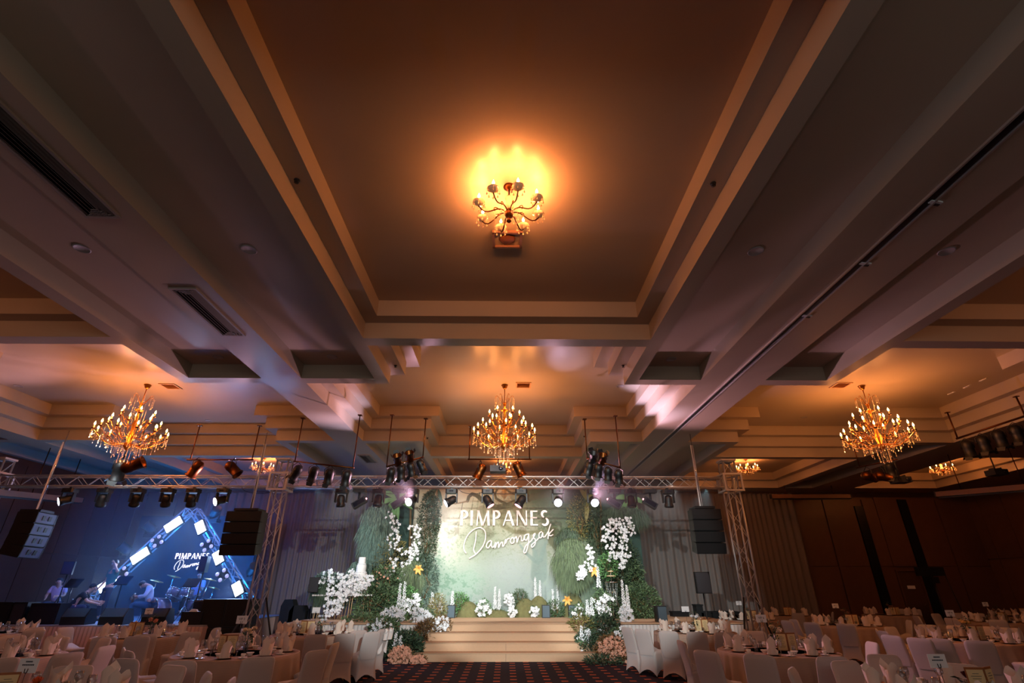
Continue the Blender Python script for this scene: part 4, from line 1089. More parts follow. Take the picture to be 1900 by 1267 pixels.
def washer(px, label, side):
    p = at(px, 917, TY - .1); t = thing('square_head', label, 'stage light', (p.x, TY - .1, TZ - .19), 0, 'square moving heads with narrow beams')
    MB().box((0, 0, -.07), (.34, .26, .1)).obj('base', M_black, t)
    MB().tube([(0, 0, -.1), (0, 0, -.36)], .035, 8).obj('neck', M_black, t)
    M = Matrix.Rotation(-side * R(32), 4, 'Y')
    hd = MB().box((side * .03, 0, -.40), (.40, .2, .17), M=M).obj('lamp_head', M_grey, t)
    MB().box((side * .03, -.105, -.40), (.32, .01, .12), M=M).obj('front_glass', M_lensoff, hd)
    c = M @ Vector((side * .21, 0, 0)) + Vector((side * .03, 0, -.4))
    MB().ball(c, .03, 8, 6).obj('lens', M_lenspink, hd)
    return p, c
for px, sd, lb in ((667, 1, 'left square head with a narrow warm beam'), (739, 1, 'square head beside the brightly lit head'), (1140, -1, 'square head beside the brightest head'), (1206, -1, 'right square head with a narrow warm beam')):
    washer(px, lb, sd)
# cables along truss
for i, (a, b) in enumerate(((452, 520), (700, 760), (850, 905), (905, 965), (1170, 1210))):
    p0 = at(a, 905, TY); p1 = at(b, 905, TY); m_ = (p0 + p1) / 2
    tag(MB().tube(bez((p0.x, TY - .1, TZ - .17), (p0.x + .1, TY - .1, TZ - .4), (p1.x - .1, TY - .1, TZ - .4), (p1.x, TY - .1, TZ - .17), 10), .008, 5).obj('power_cable', M_black),
        ('black cable looped near the left tower', 'black cable looped beside the brightly lit head', 'black cable looped left of the aisle centre', 'black cable looped over the aisle centre', 'black cable looped over the right wing')[i], 'cable')

# par cans
def par(loc, d, size=.3, m=None, label='', shutters=True, grp='black par cans hung on ceiling bars'):
    t = thing('par_can', label, 'stage light', loc, 0, grp)
    q = Vector(d).normalized().to_track_quat('Z', 'Y').to_matrix().to_4x4(); s = size; m = m or M_black
    MB().lathe([(1e-5, -s * .62), (s * .2, -s * .6), (s * .34, -s * .45), (s * .38, -s * .2), (s * .36, 0), (s * .36, s * .55), (s * .42, s * .57), (s * .42, s * .62), (s * .33, s * .6), (s * .3, s * .1)], 16, (0, 0, 0), q).obj('can_body', m, t)
    MB().lathe([(s * .3, s * .12), (1e-5, s * .1)], 16, (0, 0, 0), q).obj('lamp_glass', M_lensoff, t)
    y = MB(); sd = (q.to_3x3() @ Vector((1, 0, 0)))
    if abs(sd.z) > .5: sd = Vector((1, 0, 0))
    y.tube([sd * s * .4, sd * s * .42 + Vector((0, 0, s * .5)), Vector((0, 0, s * .85)), -sd * s * .42 + Vector((0, 0, s * .5)), -sd * s * .4], s * .03, 5); y.obj('yoke', M_black, t)
    if shutters:
        for k in range(4):
            a = k * PI / 2 + .4; c = q @ Vector((s * .5 * math.cos(a), s * .5 * math.sin(a), s * .72)); u = q.to_3x3() @ Vector((-math.sin(a), math.cos(a), 0)); w_ = q.to_3x3() @ Vector((.5 * math.cos(a), .5 * math.sin(a), .85))
            MB().add([c - u * s * .28 - w_ * s * .14, c + u * s * .28 - w_ * s * .14, c + u * s * .22 + w_ * s * .14, c - u * s * .22 + w_ * s * .14], [(0, 1, 2, 3)]).obj('barn_door', M_black, t)
    return t
def hbar(a, b, label, zt=None, offs=(0.03, .97), r=.02):
    a = Vector(a); b = Vector(b); t = thing('light_bar', label, 'bar', a, 0, 'steel bars hung from the ceiling')
    MB().tube([(0, 0, 0), b - a], r, 8).obj('pipe', M_bronze, t)
    for o_ in offs:
        c = (b - a) * o_
        top = (zt if zt else ZS) - a.z
        MB().tube([c, (c.x, c.y, top)], r * .8, 6).obj('drop_rod', M_bronze, t)
        MB().box((c.x, c.y, top - .01), (.1, .1, .02)).obj('ceiling_plate', M_bronze, t)
    return t
def pars_on(a, b, items, what, size=.26):
    for i, (u, dz, d, ms) in enumerate(items):
        p = Vector(a).lerp(Vector(b), u) + Vector((0, 0, dz - size * .85))
        par(p, d, size, {'b': M_black, 'c': M_bronze}[ms], '%s par can %s' % ({'b': 'black', 'c': 'bronze'}[ms], what[i]))
a = at(545, 856, 12.9); b = at(657, 868, 12.6)
hbar(a, b, 'steel light bar hanging left of the centre bay', offs=(.02, .98))
pars_on(a, b, [(.08, 0, (-.6, .6, -.8), 'b'), (.36, 0, (-.3, .5, -1), 'b'), (.62, 0, (-.2, .5, -1), 'b'), (.9, 0, (-.2, .5, -1), 'b')], ['at the left end of the left hanging bar', 'second on the left hanging bar', 'third on the left hanging bar', 'at the right end of the left hanging bar'], .3)
a = at(716, 866, 12.6); b = at(786, 848, 12.9)
hbar(a, b, 'steel light bar hanging above the left wing', offs=(.02, .98))
pars_on(a, b, [(.15, 0, (-.2, .5, -1), 'b'), (.42, 0, (0, .5, -1), 'b'), (.68, 0, (.2, .5, -1), 'b'), (.95, .02, (.5, .4, -1), 'b'), (.3, .3, (0, -.6, .5), 'c'), (.62, .3, (0, -.6, .5), 'c')], ['at the left end of the bar above the left wing', 'second on the bar above the left wing', 'third on the bar above the left wing', 'at the right end of bar above the left wing', 'turned upward at left above the left wing', 'turned upward at right above the left wing'], .27)
a = at(1088, 850, 12.9); b = at(1152, 868, 12.6)
hbar(a, b, 'steel light bar hanging above the right wing', offs=(.02, .98))
pars_on(a, b, [(.06, -.02, (-.3, .5, -1), 'b'), (.34, 0, (-.1, .5, -1), 'b'), (.62, 0, (0, .5, -1), 'b'), (.92, 0, (.1, .5, -1), 'b'), (.2, .28, (0, -.6, .5), 'b'), (.48, .3, (0, -.6, .5), 'c')], ['at the left end of the bar above the right wing', 'second on the bar above the right wing', 'third on the bar above the right wing', 'at the right end of bar above the right wing', 'turned upward at left above the right wing', 'turned upward at right above the right wing'], .27)
a = at(868, 852, 13.6); b = at(986, 852, 13.6)
hbar(a, b, 'steel light bar under the middle big chandelier', offs=(.02, .97))
par(Vector(a).lerp(b, .2) + Vector((0, 0, -.32)), (-.5, .2, -1), .34, M_bronze, 'bronze par can left of the ceiling projector', False)
par(Vector(a).lerp(b, .8) + Vector((0, 0, -.26)), (.5, .2, -1), .34, M_bronze, 'bronze par can right of the ceiling projector', False)
def projector(p, lb, top):
    t = thing('ceiling_projector', lb, 'projector', p, 0, 'projectors hung from the ceiling')
    MB().box((0, 0, 0), (.42, .36, .16)).obj('body', M_grey, t); MB().lathe([(.05, 0), (.06, -.03), (.045, -.05), (1e-5, -.04)], 12, (.08, -.18, 0), Matrix.Rotation(R(-90), 4, 'X')).obj('lens', M_lensoff, t)
    for s in (-1, 1): MB().box((s * .1, 0, .11), (.03, .2, .06)).obj('bracket', M_grey, t)
    MB().tube([(0, 0, .1), (0, 0, top - p[2])], .02, 6).obj('pole', M_grey, t); return t
projector(tuple(at(924, 871, 13.6)), 'grey projector hanging between the two bronze par cans', at(924, 852, 13.6).z)
a = at(347, 853, 13.6); b = at(470, 853, 13.6)
hbar(a, b, 'steel light bar above the band truss', offs=(.05, .98))
par(Vector(a).lerp(b, .17) + Vector((0, 0, -.24)), (-.6, .1, -1), .36, M_bronze, 'bronze par can leaning left above the band truss', False)
par(Vector(a).lerp(b, .72) + Vector((0, 0, -.24)), (.8, .1, -.7), .36, M_bronze, 'bronze par can leaning right above the band truss', False)
p = at(222, 872, 13.6); par(p, (-.3, .4, -1), .42, M_black, 'large black lamp hanging under the left big chandelier', True); MB().tube([(0, 0, .3), (.1, 0, ZS - p.z)], .018, 6).obj('drop_rod', M_black, COL.objects[-1] if False else [o for o in COL.objects if o.get('label') == 'large black lamp hanging under the left big chandelier'][0])
p = at(246, 864, 13.5); par(p, (.9, .2, .45), .42, M_bronze, 'large bronze lamp turned right under the left big chandelier', False); MB().tube([(0, 0, .3), (0, 0, ZS - p.z)], .018, 6).obj('drop_rod', M_black, [o for o in COL.objects if o.get('label') == 'large bronze lamp turned right under the left big chandelier'][0])
# right side bar
a = at(1774, 814, 13.6); b = at(1925, 764, 12.0)
hbar(a, b, 'dark light bar hanging at the upper right', zl(3) - .5, offs=(.02, .86), r=.028)
for i in range(5):
    p = Vector(a).lerp(b, .1 + i * .2); par(p + Vector((0, 0, -.34)), (.2, .2, -1), .34, M_black, 'black lamp %s on the upper right bar' % ('nearest the chandelier', 'second from the chandelier', 'third from the chandelier', 'fourth from the chandelier', 'at the picture edge')[i], True)
a = at(1588, 868, 15.2); b = at(1665, 852, 14.2)
hbar(a, b, 'dark light bar under the right big chandelier', offs=(.1, .9))
par(at(1612, 884, 15.0), (1, .1, -.15), .34, M_bronze, 'bronze lamp lying sideways under the right big chandelier', False); par(at(1638, 884, 14.9), (1, -.2, -.25), .34, M_bronze, 'second bronze lamp lying sideways at right', False)
par(at(1652, 872, 14.8), (.2, .3, -1), .34, M_black, 'black lamp below the tip of the right big chandelier', True)
projector(tuple(at(1671, 891, 15)), 'dark projector right of the sideways bronze lamps', ZS)
projector(tuple(at(1849, 877, 15.4)), 'dark projector hanging at far right below the coffer', ZS + .3)
def screen_case(a, b, label, hang=(.2, .8), r=.1):
    a = Vector(a); b = Vector(b); t = thing('projection_screen_case', label, 'screen case', a, 0, 'rolled projection screen cases')
    d = b - a; M = Matrix.Rotation(math.atan2(d.y, d.x), 4, 'Z') @ Matrix.Rotation(-math.atan2(d.z, math.hypot(d.x, d.y)), 4, 'Y')
    MB().box(d / 2, (d.length, .16, .16), M=M).obj('case', mat('screen_case', (120, 84, 62), rough=.5) if 'screen_case' not in MATS else MATS['screen_case'], t)
    MB().box(d / 2 + Vector((0, 0, -.11)), (d.length * .97, .04, .05), M=M).obj('bottom_bar', M_black, t)
    for e in (0, 1): MB().box(d * e, (.03, .19, .19), M=M).obj('end_cap', M_grey, t)
    for h in hang: MB().tube([d * h, (d.x * h, d.y * h, ZS - a.z)], .016, 6).obj('hanger', M_bronze, t)
screen_case(at(1430, 921, 22.6), at(1577, 921, 22.6), 'long rolled screen case before the right end of the curtain')
screen_case(at(1738, 917, 17.5), at(1912, 903, 15.0), 'rolled screen case slanting at the far right', (.3, .95))
screen_case(at(-20, 912, 14.6), at(150, 928, 18.6), 'rolled screen case slanting along the left wall', (.4, .8))

# ------------------------------------------------------------------ loudspeakers
M_bluelit_gr = mat('blue_lit_grille', (70, 84, 130), rough=.5)  # blue band light put into the grille colour
def line_array(px, py0, py1, Y, label, rz=0, n=4, wpx=60, face=M_grey):
    a = at(px, py0, Y); b = at(px, py1, Y); H = a.z - b.z; h = H / n; W = wpx * scale_at(Y, a.z)
    t = thing('line_array', label, 'loudspeaker', ((a.x + b.x) / 2, Y, a.z), rz, 'hanging line arrays')
    tilt = 0; z = 0; y = 0
    for i in range(n):
        ang = R(3 * i + 1); M = Matrix.Rotation(ang, 4, 'X')
        mb = MB(); mb.prism([(-W / 2, -.02), (W / 2, -.02), (W / 2 - .06, .5), (-W / 2 + .06, .5)], -h / 2 + .008, h / 2 - .008, M=Matrix.Translation((0, y - .25, z - h / 2)) @ M)
        c = mb.obj('cabinet', M_black, t)
        g = MB(); g.box((0, y - .285, z - h / 2), (W * .96, .02, h * .86), M=M); g.obj('grille', face, c)
        if face is M_bluelit_gr:
            for s in (-.1, .1): MB().box((s * 1.1, y - .30, z - h / 2), (.1, .02, h * .42), M=M).obj('horn_slot', M_black, c)
        for s in (-1, 1): MB().box((s * W * .49, y - .27, z - h / 2), (.03, .06, h * .9), M=M).obj('rigging_plate', M_black, c)
        z -= h; y += math.sin(ang) * h * .9
    MB().box((0, 0, .04), (W * .7, .5, .06)).obj('fly_frame', M_black, t)
    MB().tube([(0, 0, .06), (0, 0, ZS - a.z)], .012, 6).obj('hoist_chain', M_steel, t)
    MB().box((.0, .03, (TZ - a.z) / 2 + .5), (.07, .02, (TZ - a.z) + .9)).obj('strap', M_white, t, label='pale lifting strap')
    return t
line_array(52, 952, 1036, 14.2, 'hanging line array with blue-lit front at far left', R(96), 4, 50, M_bluelit_gr)
line_array(455, 950, 1032, 14.3, 'black hanging line array left of the left truss tower', 0, 4, 62, M_black)
line_array(1309, 946, 1029, 14.3, 'black hanging line array left of the right truss tower', 0, 4, 52, M_black)
def pole_speaker(px, ytop, ybot, Y, label, base_z=0, wpx=22, rz=0, m=None):
    a = at(px, ytop, Y); b = at(px, ybot, Y); H = a.z - b.z; W = wpx * scale_at(Y, a.z)
    t = thing('speaker_on_stand', label, 'loudspeaker', (b.x, Y, base_z), rz, 'loudspeakers on stands')
    zb = b.z - base_z
    MB().prism([(-W / 2, -.16), (W / 2, -.16), (W / 2 - .07, .18), (-W / 2 + .07, .18)], zb, zb + H).obj('cabinet', m or M_black, t)
    MB().box((0, -.165, zb + H / 2), (W * .9, .012, H * .92)).obj('grille', M_grey, t)
    MB().tube([(0, 0, .3), (0, 0, zb)], .02, 6).obj('pole', M_black, t)
    for k in range(3):
        an = 2 * PI * k / 3 + .4; MB().tube([(0, 0, .75), (.42 * math.cos(an), .42 * math.sin(an), .015)], .014, 5).obj('leg', M_black, t)
    return t
pole_speaker(1305, 1061, 1101, 18.3, 'black speaker on a tripod before the right curtain', .0, 27)
pole_speaker(583, 1071, 1099, 19.0, 'black speaker on a pole behind the cake table greenery', .0, 18)
pole_speaker(125, 1042, 1066, 17.2, 'small dark speaker on a pole at the left of the band', .8, 17, R(20))
# ------------------------------------------------------------------ tables
TR = 1.0; TH = .75
TABLES = [  # x, y, name used in labels, sign text, flower kind, angle offset, n settings
    (-4.6, 14.05, 'the table left of the steps', None, 'white', .2),
    (-4.6, 10.15, 'the cream-rose left table', 'VIP 3', 'cream', .2),
    (-8.4, 13.55, 'the peach-rose band table', 'VIP 4', 'peach', .1),
    (-8.4, 9.7, 'the left edge table', None, None, .2),
    (-12.7, 14.4, 'the far left table', None, None, 0),
    (-4.7, 5.9, 'the nearest left table', 'lines', 'orange', .3),
    (4.8, 14.6, 'the table right of the steps', None, 'white', .2),
    (4.85, 10.4, 'the cream-rose right table', 'VIP 6', 'cream', .25),
    (10.1, 16.9, 'the dried-rose right table', 'VIP 7', 'dried', .1),
    (9.9, 12.3, 'the yellow-rose table', 'VIP 8', 'yellow', .2),
    (4.75, 6.15, 'the nearest right table', 'lines', 'red', .3),
    (11.0, 22.4, 'the curtain-end table', None, None, 0),
    (15.4, 22.6, 'the wall-strip table', None, 'dried', .1),
    (15.9, 18.3, 'the far right table', 'small', 'dried', .2),
    (8.3, 19.6, 'the tower-side table', 'small', 'dried', .2),
    (19.6, 21.5, 'the dark corner table', None, None, .2),
]
mb = MB(); prof = []
N = 160
for k, (z, r0, am) in enumerate(((TH + .012, TR * .5, 0), (TH + .012, TR - .02, 0), (TH + .004, TR + .006, .001), (TH - .06, TR + .012, .006), (.4, TR + .03, .022), (.02, TR + .06, .04))):
    prof.append([(((r0 + am * math.sin(26 * 2 * PI * i / N + .8 * math.sin(i * .21)) + am * .6 * math.sin(9 * 2 * PI * i / N)) * math.cos(2 * PI * i / N)), ((r0 + am * math.sin(26 * 2 * PI * i / N + .8 * math.sin(i * .21))) * math.sin(2 * PI * i / N)), z) for i in range(N)])
vs = [p for ring in prof for p in ring]
mb.add(vs, [(k * N + i, k * N + (i + 1) % N, (k + 1) * N + (i + 1) % N, (k + 1) * N + i) for k in range(5) for i in range(N)] + [tuple(range(N))], True)
CLOTH = mb.mesh('tablecloth', M_cloth)
TOPM = MB().lathe([(1e-5, TH - .03), (TR - .04, TH - .03), (TR - .04, TH + .004), (1e-5, TH + .004)], 40).mesh('tabletop', M_wood)
LEGM = MB().tube([(0, 0, 0), (0, 0, TH - .03)], .02, 6).mesh('leg', M_grey)

# standing napkin with two points
def napkin_mesh(seed):
    rnd = random.Random(seed); mb = MB(); n = 20; vs = []
    for i in range(n + 1):
        u = i / n; a = -PI * .95 + u * PI * 1.9
        r = .062 - .01 * u
        top = .13 + .10 * max(0, 1 - abs(u - .25) / .17) + .085 * max(0, 1 - abs(u - .72) / .17)
        for f in (0, .35, .7, 1):
            rr = r * (1 - .22 * f) + .035 * f * (1 if abs(u - .25) < .15 or abs(u - .72) < .15 else 0)
            vs.append((rr * math.cos(a) * 1.15, rr * math.sin(a), top * f))
    mb.add(vs, [(i * 4 + k, (i + 1) * 4 + k, (i + 1) * 4 + k + 1, i * 4 + k + 1) for i in range(n) for k in range(3)], True)
    mb.add([(-.06, -.052, .0), (.06, -.052, .0), (.075, -.05, .05), (0, -.058, .13), (-.075, -.05, .05)], [(0, 1, 2, 3, 4)])
    return mb.mesh('folds', M_napkin)
NAPS = [napkin_mesh(i) for i in range(2)]
PLATE = MB().lathe([(1e-5, .004), (.09, .004), (.1, .012), (.135, .018), (.137, .021), (.1, .016), (.09, .009), (1e-5, .008)], 24).mesh('plate_body', M_charger)
BOWL = MB().lathe([(1e-5, .002), (.028, .002), (.03, .012), (.055, .045), (.062, .055), (.058, .054), (.03, .018), (1e-5, .014)], 16).mesh('bowl_body', M_plate)
CUPB = MB().lathe([(1e-5, .012), (.022, .012), (.036, .045), (.038, .066), (.035, .066), (.03, .03), (1e-5, .02)], 14).mesh('cup_body', M_plate)
CUPS = MB().lathe([(1e-5, .001), (.04, .001), (.07, .01), (.068, .014), (.03, .007), (1e-5, .006)], 16).mesh('saucer', M_plate)
hm = MB(); hm.tube([(.034, 0, .055), (.056, 0, .052), (.056, 0, .03), (.032, 0, .025)], .004, 5); CUPH = hm.mesh('handle', M_plate)
WINE = MB().lathe([(1e-5, .002), (.034, .003), (.006, .01), (.004, .085), (.02, .1), (.036, .13), (.038, .155), (.031, .19), (.029, .19), (.036, .155), (.033, .132), (1e-5, .104)], 14).mesh('goblet_body', M_glass)
TUMB = MB().lathe([(1e-5, .003), (.026, .003), (.033, .115), (.031, .115), (.025, .012), (1e-5, .012)], 12).mesh('glass_body', M_glass)
def proto(name, cat, parts):
    t = thing(name, 'x', cat); t['label'] = ''
    for nm, me in parts: put(nm, me, t, (0, 0, 0))
    freeze(t); return t
P_nap = [proto('folded_napkin', 'napkin', [('folds', NAPS[0])]), proto('folded_napkin', 'napkin', [('folds', NAPS[1])])]
P_plate = proto('charger_plate', 'plate', [('plate_body', PLATE)])
P_bowl = proto('soup_bowl', 'bowl', [('bowl_body', BOWL)])
P_cup = proto('tea_cup', 'cup', [('cup_body', CUPB), ('saucer', CUPS), ('handle', CUPH)])
P_wine = proto('wine_glass', 'glass', [('goblet_body', WINE)])
P_tumb = proto('water_glass', 'glass', [('glass_body', TUMB)])
PROTOS = P_nap + [P_plate, P_bowl, P_cup, P_wine, P_tumb]
DIRN = ['right', 'back right', 'back', 'back left', 'left', 'front left', 'front', 'front right', 'right end', 'far corner']
def dirname(a):
    k = int(round(((a % (2 * PI)) / (2 * PI)) * 8)) % 8
    return ['right', 'back right', 'back', 'back left', 'left', 'front left', 'front', 'front right'][k]
# menu, sign, flowers
def menu(x, y, z, rz, label):
    t = thing('menu_folder', label, 'menu', (x, y, z), rz, 'standing brown menu folders')
    for s in (-1, 1):
        M = Matrix.Rotation(s * R(20), 4, 'Z')
        mb = MB(); mb.box(M @ Vector((s * .09, 0, .14)), (.18, .008, .28), M=M); mb.obj('cover', M_menu, t)
        mb = MB(); mb.box(M @ Vector((s * .092, -.006, .135)), (.155, .004, .25), M=M); pg = mb.obj('page', M_page, t)
        ln = MB()
        for k in range(9): ln.box(M @ Vector((s * .092, -.009, .225 - k * .022)), ((.06, .1, .08)[k % 3], .001, .004), M=M)
        ln.obj('printed_lines', M_ink, pg, kind='stuff')
    return t
TEXTC = {}
def text_obj(txt, size, parent, loc, m):
    key = (txt, size)
    if key not in TEXTC:
        c = bpy.data.curves.new('lettering', 'FONT'); c.body = txt; c.size = size; c.align_x = 'CENTER'; c.align_y = 'CENTER'; c.extrude = .0004; c.resolution_u = 2
        o = bpy.data.objects.new('tmp', c); COL.objects.link(o); dg = bpy.context.evaluated_depsgraph_get(); me = bpy.data.meshes.new_from_object(o.evaluated_get(dg)); bpy.data.objects.remove(o)
        me.materials.clear(); me.materials.append(m); TEXTC[key] = me
    o = bpy.data.objects.new('lettering', TEXTC[key]); COL.objects.link(o); o.parent = parent; o.location = loc; o.rotation_euler = (PI / 2, 0, 0)
    return o
def sign(x, y, z, txt, label, h=.42):
    t = thing('table_sign', label, 'sign', (x, y, z), 0, 'table number cards on wire stands')
    MB().lathe([(1e-5, 0), (.045, 0), (.045, .01), (1e-5, .014)], 14).obj('foot', M_black, t)
    MB().tube([(0, 0, 0), (0, 0, h)], .003, 5).obj('wire', M_black, t)
    c = MB().box((0, 0, h + .055), (.19, .004, .125)).obj('card', M_card, t)
    if txt and txt.startswith('VIP'): text_obj(txt, .052, c, (0, -.004, h + .065), M_ink)
    elif txt:
        for dz, w_ in ((.09, .07), (.062, .12)):
            ln = MB()
            for q in range(7): ln.box((-w_ / 2 + w_ * (q + .5) / 7, -.003, h + dz), (w_ / 9, .001, .012))
            ln.obj('small_print', M_ink, c, kind='stuff')
    for s in (-1, 1): MB().tube([(s * .016, -.006, h + .03), (s * .012, -.006, h - .004), (0, 0, h - .008)], .004, 5).obj('clip', M_black, t)
    return t
FC = {'white': (F_WHITE, F_WHITE), 'cream': (mat('rose_cream', (232, 212, 176), rough=.6), F_CREAM), 'peach': (mat('rose_peach', (222, 158, 128), rough=.6), F_PINK), 'orange': (mat('rose_orange', (214, 104, 52), rough=.6), F_CREAM),
      'dried': (mat('dried_rose', (150, 108, 84), rough=.7), F_PINK), 'yellow': (mat('rose_yellow', (226, 190, 110), rough=.6), F_CREAM), 'red': (mat('rose_dark_red', (84, 18, 22), rough=.6), mat('rose_dark_red2', (60, 12, 16), rough=.6))}
def rose(mb, c, r, nrm):
    q = Vector(nrm).normalized().to_track_quat('Z', 'Y').to_matrix().to_4x4()
    for L, (n, rr, h0) in enumerate(((3, .25, .9), (4, .5, .75), (5, .8, .5), (6, 1.05, .25))):
        for k in range(n):
            a = 2 * PI * k / n + L * .6; d = 2 * PI / n * .7
            P = [(rr * .4, -.5), (rr, h0 * .3), (rr * 1.12, h0)]
            vs = []
            for (pr, ph) in P:
                for s in (-1, 0, 1): vs.append(Vector(c) + q @ Vector((pr * r * math.cos(a + s * d * .5), pr * r * math.sin(a + s * d * .5), ph * r)))
            mb.add(vs, [(0, 1, 4, 3), (1, 2, 5, 4), (3, 4, 7, 6), (4, 5, 8, 7)], True)
def vase(x, y, z, kind, label, n=4, h=.30):
    t = thing('flower_vase', label, 'flowers', (x, y, z), 0, 'vases of roses on the tables')
    MB().lathe([(1e-5, .004), (.03, .004), (.034, .16), (.032, .16), (.028, .014), (1e-5, .012)], 12).obj('vase', M_glass, t)
    m1, m2 = FC[kind]; rnd = random.Random(int(x * 10 + y * 3)); lf = MB()
    if n == 1: pos = [(.0, 0, h)]
    else: pos = [(.075 * math.cos(2 * PI * k / n + x), .06 * math.sin(2 * PI * k / n + x), h + rnd.uniform(-.04, .05)) for k in range(n)]
    for p in pos:
        mb = MB(); rose(mb, p, .042, (p[0] * 3, -.4, 1)); rs = mb.obj('rose', m1, t)
        MB().tube([(0, 0, .02), (p[0] * .3, p[1] * .3, h * .5), p], .004, 5).obj('stem', G_DARK, t)
    leaves(lf, rnd, 26 if n > 1 else 9, (0, 0, h - .1), (.07, .06, .08), .07 if n > 1 else .1, asp=.5)
    leaves(lf, rnd, 20 if n > 1 else 0, (0, 0, h + .06), (.08, .06, .06), .06)
    lf.obj('leaves', G_DARK, t, kind='stuff')
    return t
for ti, (tx, ty, tn, sg, fl, off) in enumerate(TABLES):
    far = ty > 16
    t = thing('round_table', 'round banquet table under the ribbed cloth, %s' % tn.replace('the ', '', 1), 'table', (tx, ty, 0), 0, 'round banquet tables')
    put('tabletop', TOPM, t, (0, 0, 0))
    for k in range(4): put('leg', LEGM, t, (.55 * math.cos(k * PI / 2 + .7), .55 * math.sin(k * PI / 2 + .7), 0))
    c = bpy.data.objects.new('tablecloth', CLOTH); COL.objects.link(c); c.location = (tx, ty, 0); c.rotation_euler = (0, 0, ti * .7)
    tag(c, 'ribbed peach tablecloth draped to the floor over %s' % tn, 'tablecloth', 'ribbed floor-length tablecloths')
    zt = TH + .014; nset = 8; rnd = random.Random(ti)
    for k in range(nset):
        a = off + 2 * PI * k / nset; ca, sa = math.cos(a), math.sin(a); face = a + PI / 2; dn_ = dirname(a)
        dup(P_plate, (tx + .80 * ca, ty + .80 * sa, zt), 0, 'gilt charger plate at the %s seat of %s' % (dn_, tn), 'gilt charger plates')
        dup(P_nap[k % 2], (tx + .80 * ca, ty + .80 * sa, zt + .01), rnd.uniform(-.5, .5) + (0 if sa < .3 else PI), 'two-pointed folded napkin at the %s seat of %s' % (dn_, tn), 'standing folded napkins', scale=rnd.uniform(1.1, 1.25))
        if ty > 21: continue
        b = a + .2
        dup(P_bowl, (tx + .60 * math.cos(a - .24), ty + .60 * math.sin(a - .24), zt), 0, 'small white bowl at the %s seat of %s' % (dn_, tn), 'white soup bowls')
        dup(P_cup, (tx + .84 * math.cos(a + .33), ty + .84 * math.sin(a + .33), zt), rnd.uniform(0, 6), 'white cup and saucer at the %s seat of %s' % (dn_, tn), 'white cups on saucers')
        dup(P_wine, (tx + .55 * math.cos(b), ty + .55 * math.sin(b), zt), 0, 'stemmed wine glass at the %s seat of %s' % (dn_, tn), 'stemmed wine glasses', scale=1.15)
        if k % 2 == 0: dup(P_tumb, (tx + .42 * math.cos(a), ty + .42 * math.sin(a), zt), 0, 'straight water glass at the %s seat of %s' % (dn_, tn), 'straight water glasses')
    mx_, my_ = tx - .12, ty + .05
    if tn != 'the far left table':
        sx = .1 if tx > 0 else -.08
        menu(tx + (.18 if tx > 0 else -.2) , ty - .08, zt, rnd.uniform(-.2, .2), 'open brown menu folder with cream pages on %s' % tn)
    if sg or tn in ('the table left of the steps', 'the table right of the steps'):
        sign(tx - (.12 if tx > 0 else .1), ty + .12, zt, sg, ('white card reading %s on its wire stand on %s' % (sg, tn)) if sg and sg.startswith('VIP') else 'white name card on a wire stand on %s' % tn, .44 if sg != 'lines' else .26)
    if fl:
        vase(tx + (.06 if tx > 0 else .12), ty + .02, zt, fl, '%s roses in a glass vase on %s' % ({'red': 'single dark red', 'orange': 'single orange'}.get(fl, fl), tn), 1 if fl in ('red', 'orange') else 4, .32 if fl not in ('red', 'orange') else .2)
for p_ in PROTOS:
    for c in CH[p_.name]: bpy.data.objects.remove(c)
    bpy.data.objects.remove(p_)

